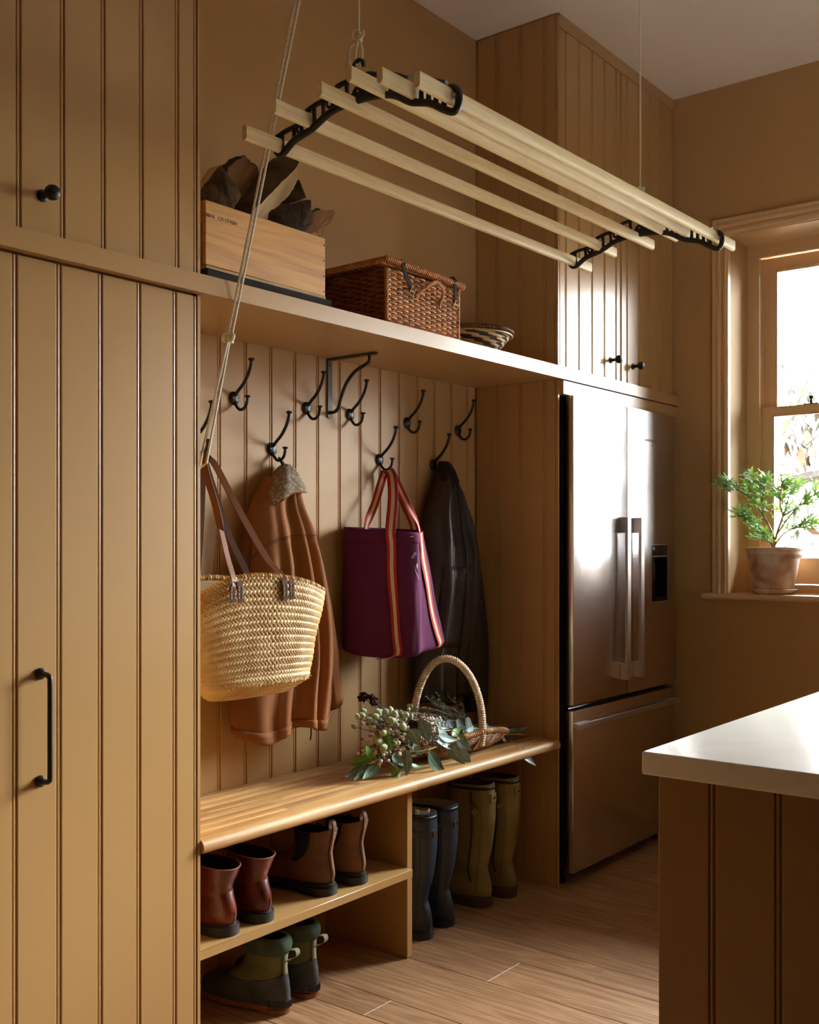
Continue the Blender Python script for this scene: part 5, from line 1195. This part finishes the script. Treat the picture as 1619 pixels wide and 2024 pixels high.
emats = [eucleaf('eucalyptus_grey_green', '5C7872', '829C94', 'A8B49C'), eucleaf('eucalyptus_fresh_green', '4E7A2A', '6E9838', '9AB060'), eucleaf('eucalyptus_dark_green', '34503A', '527056', '8A9A7A'), eucleaf('eucalyptus_blue_grey', '7A98A4', '9AB4BC', 'B8C8C8')]
emesh = [[leaf_mesh('leaf', cv, mt) for cv in (-.07, .0, .08)] for mt in emats]
VIEW = Vector((.79, .62, 0))
def put_leaf(par, p, q, w, me, roll=0, name='leaf'):
    p, q = Vector(p), Vector(q); x = q - p; L = x.length; x.normalize(); z = -VIEW + Vector((0, 0, .55)); z = (z - x*z.dot(x)).normalized(); y = z.cross(x); 
    Mx = Matrix.Rotation(roll, 3, x); y = Mx @ y; z = Mx @ z
    o = bpy.data.objects.new(name, me); COL.objects.link(o); o.parent = par; off = Vector(ORG[par.name])
    o.matrix_local = Matrix(((x.x*L, y.x*w, z.x*L, p.x-off.x), (x.y*L, y.y*w, z.y*L, p.y-off.y), (x.z*L, y.z*w, z.z*L, p.z-off.z), (0,0,0,1))); ORG[o.name] = tuple(off); return o
branches = [('eucalyptus_branch', 'leafy grey green eucalyptus branch lying across the front of the trug', [(3.36, 2.19, .588), (3.20, 2.16, .612), (3.05, 2.13, .640), (2.90, 2.11, .655), (2.78, 2.10, .668), (2.70, 2.10, .675)], lambda i: EL[i][0] > 2.66 and EL[i][2] > .600 and EL[i][0] < 3.02 or i in (1, 2, 3)),
            ('eucalyptus_branch', 'drooping eucalyptus sprig hanging over the trug front onto the bench edge', [(2.93, 2.10, .640), (2.86, 2.085, .630), (2.80, 2.075, .625), (2.72, 2.07, .622), (2.67, 2.09, .62)], lambda i: False),
            ('eucalyptus_branch', 'dark green eucalyptus sprig spreading on the bench at the left of the trug', [(2.80, 2.13, .600), (2.70, 2.12, .600), (2.62, 2.115, .606), (2.55, 2.125, .612), (2.51, 2.13, .604)], lambda i: EL[i][0] < 2.66),
            ('eucalyptus_branch', 'eucalyptus stem end with pale leaves sticking out at the trug right end', [(3.43, 2.16, .583), (3.33, 2.16, .585), (3.22, 2.15, .606), (3.12, 2.14, .628), (3.03, 2.13, .648)], lambda i: EL[i][0] > 3.02)]
used = set(); sprigs = []
stem_m = plain('eucalyptus_stem', '8A7A3A', .6)
for bi, (nm, lb, path, sel) in enumerate(branches):
    t = thing(nm, lb, 'foliage', path[-1]); sprigs.append(t)
    idx = [i for i in range(len(EL)) if i not in used and (sel(i) if bi != 1 else False)]
    if bi == 1: idx = [i for i in (11, 13, 14, 15, 16) if i not in used]
    if bi == 0: idx = [i for i in idx if i not in (11, 13, 14, 15, 16)]
    m = MB(); P = bez(path, 6); m.tube(P, [lerp(.0042, .0016, k/(len(P)-1)) for k in range(len(P))], 6)
    rr = random.Random(bi)
    for i in idx:
        used.add(i); a = Vector(EL[i][0:3]); b = Vector(EL[i][3:6]); near = min(P, key=lambda q: (q - a).length)
        m.tube(bez([near, near.lerp(a, .6) + Vector((0, 0, .006)), a], 4), .0011, 5)
        put_leaf(t, a, b, EL[i][6]*1.4, emesh[EL[i][7]][i % 3], rr.uniform(-.5, .5))
    m.build('stem', stem_m, t, smooth=60)
rest = [i for i in range(len(EL)) if i not in used]
for i in rest: put_leaf(sprigs[0], EL[i][0:3], EL[i][3:6], EL[i][6]*1.4, emesh[EL[i][7]][i % 3], .1)
# ---- pale bud bunch
rr = random.Random(12)
bb = thing('bud_bunch', 'bunch of pale green scaly flower buds at the left end of the trug', 'flowers', (2.62, 2.22, .70))
budm = plain('bud_pale_green', 'B4BC94', .7, noise=.3, nscale=60, bump=.6, bscale=160, tint=.25)
m = MB(); m.loft([[(r*math.cos(2*PI*k/9)*(1 + .12*(k % 2)), r*math.sin(2*PI*k/9)*(1 + .12*(k % 2)), z) for k in range(9)] for r, z in ((.10, -.9), (.55, -.6), (.72, -.15), (.62, .3), (.40, .62), (.22, .86), (.05, 1.0))]); bo_ = m.build('bud', budm, smooth=50); budme = bo_.data; bpy.data.objects.remove(bo_)
m = MB(); heads = []
for k in range(70):
    u, v = rr.random(), rr.random()
    c = Vector((2.560 + .16*u - .02*v, 2.105 + .13*rr.random()**1.2, .612 + .150*v*(1 - .15*u)))
    if k < 6: c = Vector((2.76 + rr.uniform(-.03, .05), 2.19 + rr.uniform(-.03, .05), .745 + rr.uniform(-.02, .02)))
    d = (c - Vector((2.80, 2.22, .60)) + Vector((rr.uniform(-.05, .05), rr.uniform(-.05, .05), rr.uniform(.0, .06)))).normalized(); s = rr.uniform(.0115, .0175) if k >= 6 else .008
    o = bpy.data.objects.new('bud', budme); COL.objects.link(o); o.parent = bb; o.matrix_local = Matrix.Translation(c - Vector(ORG[bb.name])) @ d.to_track_quat('Z', 'Y').to_matrix().to_4x4() @ Matrix.Scale(s, 4)
    m.tube([c - d*s, c.lerp(Vector((2.86, 2.22, .60)), .4), Vector((2.92, 2.22, .60))], .0013, 4)
m.build('stems', plain('stem_green', '4E5A30', .7), bb)['kind'] = 'stuff'
# ---- waxflower bunch: clouds of tiny buds on wiry stems
wf = thing('waxflower_bunch', 'bunch of tiny pinkish white waxflower buds lying in the trug', 'flowers', (2.75, 2.18, .66))
m = MB(); mb_ = MB(); mp = MB()
for k in range(900):
    u = rr.random(); c = Vector((2.60 + .28*u, 2.10 + .15*rr.random(), .600 + .115*rr.random()*(1 - .25*u) + .02*u))
    if k > 720: c = Vector((2.545 + .12*rr.random(), 2.115 + .10*rr.random(), .588 + .05*rr.random()))
    r = rr.uniform(.0036, .0062); (mb_ if k % 3 else mp).ball(c, (r, r, r*1.15), 6, 4)
    m.tube([c, c + Vector((.03 + .02*rr.random(), rr.uniform(-.015, .015), -.012 + rr.uniform(-.008, .008)))], .0006, 3)
mb_.build('buds', plain('waxflower_white', 'F2E4D4', .5), wf, smooth=180)['kind'] = 'stuff'; mp.build('pink_buds', plain('waxflower_pink', 'A8645C', .5), wf, smooth=180)['kind'] = 'stuff'
m.build('stems', plain('stem_olive', '5A5634', .7), wf)['kind'] = 'stuff'
m = MB()
for k in range(9):
    c = Vector((2.60 + .24*rr.random(), 2.100 + .01*rr.random(), .605 + .09*rr.random())); m.lathe([(.001, .004), (.004, .0045), (.0075, .001), (.0085, -.001), (.004, -.004), (.001, -.005)], (0, 0, 0), 8); 
    M_ = Matrix.Translation(c) @ Vector((-.5, -.8, .3)).to_track_quat('Z', 'Y').to_matrix().to_4x4(); m.xf(M_, len(m.v) - 48)
m.build('open_flowers', plain('waxflower_cream', 'D8C89A', .6), wf, smooth=60)['kind'] = 'stuff'
# ---- heath foliage: fine needled sprigs
hf = thing('heath_bunch', 'bunch of fine needled heath sprigs filling the middle of the trug', 'foliage', (2.9, 2.24, .66))
m = MB(); ml = MB()
for k in range(95):
    a = Vector((3.08, 2.13 + .12*rr.random(), .615)); e = Vector((2.68 + .36*rr.random(), 2.11 + .14*rr.random(), .640 + .115*rr.random()))
    if k < 10: e = Vector((2.90 + .08*rr.random(), 2.18 + .06*rr.random(), .725 + .045*rr.random())); a = Vector((3.06, 2.24, .62))
    P = bez([a, a.lerp(e, .5) + Vector((0, 0, .02)), e], 5); m.tube(P, .0009, 4)
    for q in range(26):
        f = .25 + .75*q/25; i = f*(len(P)-1); i0 = min(int(i), len(P)-2); p = P[i0].lerp(P[i0+1], i - i0); d = (P[i0+1] - P[i0]).normalized()
        n_ = Vector((rr.uniform(-1, 1), rr.uniform(-1, 1), rr.uniform(-1, 1))); dd = (d + n_*.9).normalized()*rr.uniform(.008, .014); w_ = dd.cross(n_).normalized()*.0013
        ml.add([p, p + dd*.5 + w_, p + dd, p + dd*.5 - w_], [(0, 1, 2, 3)])
m.build('stems', plain('stem_brown', '6A5238', .7), hf)['kind'] = 'stuff'; ml.build('needles', plain('heath_grey_green', '6E7A58', .7, tint=.1), hf, smooth=0)['kind'] = 'stuff'
# ---- dark red scabious heads
for i, (c, r, lb) in enumerate((((2.632, 2.262, .782), .017, 'dark maroon flower head highest at the left end of the trug'), ((2.655, 2.235, .768), .014, 'dark maroon flower head just below the highest one in the trug'), ((2.672, 2.262, .778), .012, 'small dark maroon flower head right of the highest one in the trug'), ((2.690, 2.105, .700), .0165, 'dark maroon flower head in the middle of the flower bunch'))):
    t = thing('scabious_flower', lb, 'flower', c); m = MB()
    for k in range(70):
        d = Vector((rr.gauss(0, 1), rr.gauss(0, 1), rr.gauss(.3, 1))).normalized(); p = Vector(c) + d*r*.7; s_ = d.orthogonal().normalized(); s_.rotate(Matrix.Rotation(rr.uniform(0, 6.28), 3, d)); L = r*rr.uniform(.35, .6)
        m.add([p - s_*L*.5, p + d*L*.6 - s_*L*.4, p + d*L + s_*L*.2, p + s_*L*.6], [(0, 1, 2, 3)])
    m.ball(c, r*.72, 10, 7); m.build('petals', plain('maroon_petal', '45141F', .8, noise=.3, nscale=80), t, smooth=0)['kind'] = 'stuff'
    MB().tube([c, (c[0] + .08, c[1] - .01, c[2] - .05), (2.86, 2.21, .64)], .0012, 5).build('stem', plain('stem_green', '4E5A30', .7), t)
# ---- cut stem ends
for i, (p, q, r, mt, lb) in enumerate((((3.20, 2.20, .618), (3.452, 2.165, .580), .0062, plain('stem_purple_brown', '6A4648', .6), 'thick purple brown cut flower stem at the trug right end'), ((3.20, 2.17, .602), (3.420, 2.150, .570), .0042, plain('stem_bright_green', '5E9A38', .5), 'bright green cut flower stem at the trug right end'), ((3.20, 2.14, .592), (3.438, 2.135, .563), .0026, plain('stem_pinkish', 'B89A8E', .6), 'thin pinkish cut stem lowest at the trug right end'))):
    t = MB().tube(bez([p, (Vector(p) + Vector(q))/2 + Vector((0, .004, .004)), q], 5), r, 8).build('cut_stem', mt); tag(t, lb, 'stem')
# ================================================================ OUTSIDE
grd_t = NT('darkened_leaf_ground'); nz = grd_t.n('TexNoise', i_Scale=1.2, i_Detail=8.0); grd_t.l(grd_t.coord(), nz.inputs['Vector'])
grd_t.l(grd_t.ramp(nz.outputs[0], (.35, rgb('191C10')), (.5, rgb('2A2012')), (.65, rgb('2E2214'))), grd_t.b.inputs['Base Color']); grd_t.b.inputs['Roughness'].default_value = .95  # ground colour darkened to keep upward light out of the room
rr = random.Random(5)
N = 40; G = [[(7.2 + 32*(i/N)**1.4, -22 + 52*j/N, -.35 + .9*min(1, max(0, (i/N - .25)*2)) + .12*math.sin(i*1.3 + j*.7)) for j in range(N + 1)] for i in range(N + 1)]
g = MB().sheet(G).build('ground', grd_t.m, smooth=180); g['kind'] = 'structure'
pav = plain('grey_paving', '8A8378', .8, noise=.1, nscale=3)
pt = MB().box(4.80, 7.25, -14, 16, -.5, -.32).build('bounce_paving', pav, smooth=0); pt['kind'] = 'structure'  # unseen strip added to bounce daylight up to the ceiling
# brick jamb outside the window
bw = struct('trim_1', (4.87, 1.76, 1.0))
bmat = plain('red_brick', 'A8604A', .9, noise=.25, tint=.15); mort = plain('lime_mortar', 'B8AA98', .95)
MB().box(4.802, 4.93, 1.7075, 1.98, -.3, 2.7).build('mortar', mort, bw)
z = .9; k = 0
while z < 2.6:
    MB().rbox(4.80, 4.94, 1.70, 1.805 if k % 2 else 1.91, z, z + .065, .004, 1).build('brick', bmat, bw); z += .075; k += 1
# bank of autumn leaves and clipped hedge beyond the window
def leaf_cloud(mb, n, fn, size, rr):
    for _ in range(n):
        c = Vector(fn()); a = Vector((rr.uniform(-1,1), rr.uniform(-1,1), rr.uniform(-1,.4))).normalized(); b = a.orthogonal().normalized()
        b.rotate(Matrix.Rotation(rr.uniform(0, 6.28), 3, a)); L = size*rr.uniform(.6, 1.2)
        mb.add([c - a*L/2, c + b*L*.22, c + a*L/2, c - b*L*.22 + Vector((0,0,.004))], [(0,1,2,3)])
def leafmat(name, *cols):
    T = NT(name); oi = T.n('TexNoise', i_Scale=9.0, i_Detail=1.0); T.l(T.coord(), oi.inputs['Vector'])
    st = [(.3 + .4*i/max(1, len(cols)-1), rgb(c)) for i, c in enumerate(cols)]
    T.l(T.ramp(oi.outputs[0], *st), T.b.inputs['Base Color']); T.b.inputs['Roughness'].default_value = .5
    T.b.inputs['Transmission Weight'].default_value = 0
    return T.m
aut = leafmat('autumn_leaf', '2A1406', '341A08', '2E1C0A')  # exposure put into the colour: far darker than real autumn leaves
m = MB(); leaf_cloud(m, 2600, lambda: (9.3 + rr.uniform(-.5, .5), rr.uniform(-2.5, 6.5), -.1 + rr.random()**1.2*1.55), .14, rr)
hb = m.build('leaf_bank', aut, smooth=0); tag(hb, 'bank of orange autumn foliage low outside the window', 'hedge', kind='stuff')
tree = thing('garden_tree', 'bare-branched garden tree with a few green and orange leaves outside the window', 'tree', (7.6, 2.1, -.2))
bark = plain('tree_bark', '120E0B', .9, noise=.3, nscale=20)  # bark darkened in colour to stand out from the overbright sky
m = MB(); twigs = []
def limb(pts, r0, r1, n=6):
    P = bez(pts, n); m.tube(P, [lerp(r0, r1, k/(len(P)-1)) for k in range(len(P))], 6); return P
limb([(7.9, 3.6, -.3), (7.8, 3.5, .9), (7.6, 3.1, 1.35), (7.3, 2.72, 1.52), (7.15, 2.3, 1.72), (7.0, 1.5, 1.75)], .09, .030)
l2 = limb([(7.3, 2.72, 1.52), (7.25, 2.62, 1.8), (7.2, 2.46, 2.05), (7.15, 2.30, 2.35)], .016, .005)
l3 = limb([(7.15, 2.3, 1.72), (7.1, 2.36, 1.95), (7.1, 2.48, 2.2), (7.05, 2.56, 2.45)], .012, .004)
for k in range(46):
    p = Vector((7.2 + rr.uniform(-.3, .5), rr.uniform(2.0, 2.85), 1.22 + rr.random()*1.15)); d = Vector((rr.uniform(-.5, .5), rr.uniform(-1, 1), rr.uniform(-.3, .8))).normalized(); L = rr.uniform(.25, .6)
    P = limb([p, p + d*L*.4 + Vector((0, rr.uniform(-.06, .06), rr.uniform(-.05, .06))), p + d*L], .007 if k < 14 else .004, .0015, 4); twigs.extend(P[1:])
twigs.extend(l2[6:]); twigs.extend(l3[6:])
m.build('branches', bark, tree)
cnt = [(leafmat('leaf_green', '10160A', '161C0C'), 300), (leafmat('leaf_orange', '241206', '281A08'), 170)]  # leaf colours darkened well below life so they read against the sky
for mt, n in cnt:
    m = MB()
    for _ in range(n):
        c = rr.choice(twigs) + Vector((rr.uniform(-.03,.03), rr.uniform(-.03,.03), -.03)); a = Vector((rr.uniform(-.5,.5), rr.uniform(-.5,.5), -1)).normalized(); b = a.orthogonal().normalized(); b.rotate(Matrix.Rotation(rr.uniform(0,6.28), 3, a)); L = rr.uniform(.09, .16)
        m.add([c, c + a*L*.35 + b*L*.2, c + a*L, c + a*L*.35 - b*L*.2], [(0,1,2,3)])
    o = m.build('leaves', mt, tree, smooth=0); o['kind'] = 'stuff'
wire = plain('cable_black', '3a3c40', .6)
for i, (za, zb, r_) in enumerate(((3.60, 6.15, .010), (3.42, 6.0, .016))):
    o = MB().tube([(14, 8.5, za), (14, 2, (za+zb)/2 - .05), (14, -6, zb)], r_, 5).build('overhead_cable', wire)
    tag(o, ('upper thin' if i == 0 else 'lower thicker') + ' overhead cable crossing the white sky outside the window', 'cable')
# ================================================================ PLANT ON THE SILL
T = NT('terracotta_weathered'); n = T.n('TexNoise', i_Scale=9.0, i_Detail=7.0, i_Distortion=.8); T.l(T.coord(), n.inputs['Vector'])
T.l(T.ramp(n.outputs[0], (.35, rgb('B08468')), (.48, rgb('C8A48A')), (.62, rgb('DECBB6'))), T.b.inputs['Base Color']); T.b.inputs['Roughness'].default_value = .85
n2 = T.n('TexNoise', i_Scale=160.0); T.l(T.coord(), n2.inputs['Vector']); T.bump(n2.outputs[0], .3, .001); terra = T.m
PX, PY, PZ = 4.533, 1.600, 1.0675
pp = thing('potted_geranium', 'scented leaf geranium in a weathered terracotta pot on the window sill', 'plant', (PX, PY, PZ))
MB().lathe([(.001, 0), (.078, 0), (.082, .003), (.095, .017), (.097, .020), (.094, .022), (.088, .018), (.076, .007), (.001, .007)], (PX, PY, PZ), 48, caps=False).build('saucer', terra, pp, smooth=35)
pot = MB().lathe([(.001, .0075), (.078, .0075), (.080, .010), (.1045, .150), (.108, .163), (.1125, .168), (.1135, .182), (.118, .186), (.1185, .194), (.115, .197), (.109, .195), (.105, .176), (.001, .176)], (PX, PY, PZ), 56, caps=False).build('pot', terra, pp, smooth=30)
m = MB()
for k in range(36):
    a = 2*PI*k/36; r = .1055; c = Vector((PX, PY, PZ + .1635))
    pts = []
    for q in range(7):
        b = PI*q/6; aa = a + (math.cos(b))*.078; zz = -.013*math.sin(b); rr_ = .1095 + zz*.18 + .0008; pts.append(c + Vector((rr_*math.cos(aa), rr_*math.sin(aa), zz)))
    m.tube(pts, .0016, 5)
m.build('scalloped_band', terra, pot, smooth=60)
MB().lathe([(.001, .180), (.06, .179), (.105, .177)], (PX, PY, PZ), 32, caps=False).build('soil', plain('potting_soil', '2E2018', .95, bump=.8, bscale=80, bdist=.004), pp)
LAT = Vector((.618, -.786, 0)); TOW = Vector((-.786, -.618, 0))
def pl_pt(u, v, d): return Vector((PX, PY, PZ)) + LAT*u + TOW*d + Vector((0, 0, v))
stm = [[(0, .175, 0), (-.015, .215, .01), (-.06, .245, .02)], [(0, .175, 0), (.0, .24, .0), (-.05, .33, .02), (-.10, .40, .03), (-.112, .445, .03), (-.114, .488, .035)], [(0, .175, 0), (.012, .25, .0), (.04, .33, .0), (.06, .40, .0), (.09, .45, 0)], [(0, .20, 0), (.04, .255, .01), (.10, .285, .02), (.15, .30, .03)], [(.012, .25, 0), (.07, .34, .02), (.13, .39, .02), (.175, .43, .01)], [(0, .20, 0), (-.045, .25, .03), (-.10, .30, .05), (-.15, .33, .06)], [(-.10, .40, .03), (-.15, .43, .04), (-.19, .445, .05), (-.215, .46, .05)], [(-.05, .33, .02), (-.06, .38, .03), (-.055, .43, .04), (-.05, .47, .04)], [(.04, .33, 0), (.02, .38, .02), (.02, .44, .03), (.03, .475, .03)], [(.10, .285, .02), (.14, .33, .03), (.19, .35, .03)], [(.04, .33, 0), (.09, .37, .03), (.12, .42, .04)], [(.10, .285, .02), (.15, .275, .05), (.19, .28, .06)]]
m = MB(); tips = []
for s in stm:
    P = bez([pl_pt(*q) for q in s], 5); m.tube(P, [lerp(.0052 if s[0][1] < .2 else .0032, .0014, k/(len(P)-1)) for k in range(len(P))], 6); tips.append(P)
m.build('stems', plain('geranium_stem', '7A6A44', .7, noise=.3, nscale=30), pp, smooth=60)
def ger_mesh(mat, seed):
    rr = random.Random(seed); V = [(0, 0, 0)]; F = []; out = []
    for lb, (ang, L) in enumerate(((-105, .55), (-55, .82), (0, 1.0), (55, .82), (105, .55))):
        for da, f in ((-17, .34), (-13, .62), (-7.5, .70), (-9, .82), (-3, .86), (0, 1.0), (3, .86), (9, .82), (7.5, .70), (13, .62), (17, .34)):
            a = R(ang + da + rr.uniform(-2, 2)); r = L*f*rr.uniform(.94, 1.06); out.append((r*math.cos(a), r*math.sin(a), .16*r*r - .05*abs(math.sin(2.5*a)) + rr.uniform(-.015, .015)))
    V += out; n = len(out); F = [(0, i + 1, i + 2) for i in range(n - 1)]
    mb = MB().add(V, F); o = mb.build('leaf', mat, smooth=180); me = o.data; bpy.data.objects.remove(o); return me
def gleaf(name, a, b):
    T = NT(name); n = T.n('TexNoise', i_Scale=2.0); T.l(T.coord(rnd=True), n.inputs['Vector']); T.l(T.rnd_tint(T.ramp(n.outputs[0], (.3, rgb(a)), (.7, rgb(b))), .18), T.b.inputs['Base Color']); T.b.inputs['Roughness'].default_value = .55
    tr_ = T.n('BsdfTranslucent'); tr_.inputs['Color'].default_value = rgb('9CC455'); mx = T.n('MixShader'); mx.inputs[0].default_value = .35; T.l(T.b.outputs[0], mx.inputs[1]); T.l(tr_.outputs[0], mx.inputs[2]); T.l(mx.outputs[0], T.out.inputs[0]); return T.m
gm = [ger_mesh(gleaf('geranium_green', '6E9A44', '9ABE62'), 1), ger_mesh(gleaf('geranium_deep_green', '5A8640', '7EA858'), 2), ger_mesh(gleaf('geranium_silver', '9CBAA0', 'C4D8BC'), 3)]
rr = random.Random(21); mst = MB(); cnt_ = 0
def place_leaf(base, d, size, k):
    global cnt_
    c = base + d*rr.uniform(.018, .042); 
    c.x = min(c.x, 4.672)
    mst.tube([base, base.lerp(c, .5) + Vector((0, 0, .003)), c], .0009, 4)
    z = (Vector((0, 0, 1)) + TOW*.5 + Vector((rr.uniform(-.7, .7), rr.uniform(-.7, .7), rr.uniform(-.3, .3)))).normalized(); x = (d - z*d.dot(z)).normalized(); y = z.cross(x)
    o = bpy.data.objects.new('leaf', gm[k]); COL.objects.link(o); o.parent = pp; off = Vector(ORG[pp.name]); s = size
    o.matrix_local = Matrix(((x.x*s, y.x*s, z.x*s, c.x-off.x), (x.y*s, y.y*s, z.y*s, c.y-off.y), (x.z*s, y.z*s, z.z*s, c.z-off.z), (0,0,0,1)))
for P in tips:
    n = len(P)
    for j in range(34 if n > 12 else 22):
        f = lerp(.35, 1.0, (j + rr.random())/(34 if n > 12 else 22)); i = f*(n-1); i0 = min(int(i), n-2); b = P[i0].lerp(P[i0+1], i - i0)
        d = (P[i0+1]-P[i0]).normalized() + Vector((rr.uniform(-1, 1), rr.uniform(-1, 1), rr.uniform(-.4, .9)))
        if cnt_ < 290:
            place_leaf(b, d.normalized(), rr.uniform(.030, .046), 0 if rr.random() < .5 else (1 if rr.random() < .5 else 2)); cnt_ += 1
o = mst.build('leaf_stalks', plain('leaf_stalk_green', '7E9A4A', .6), pp); o['kind'] = 'stuff'
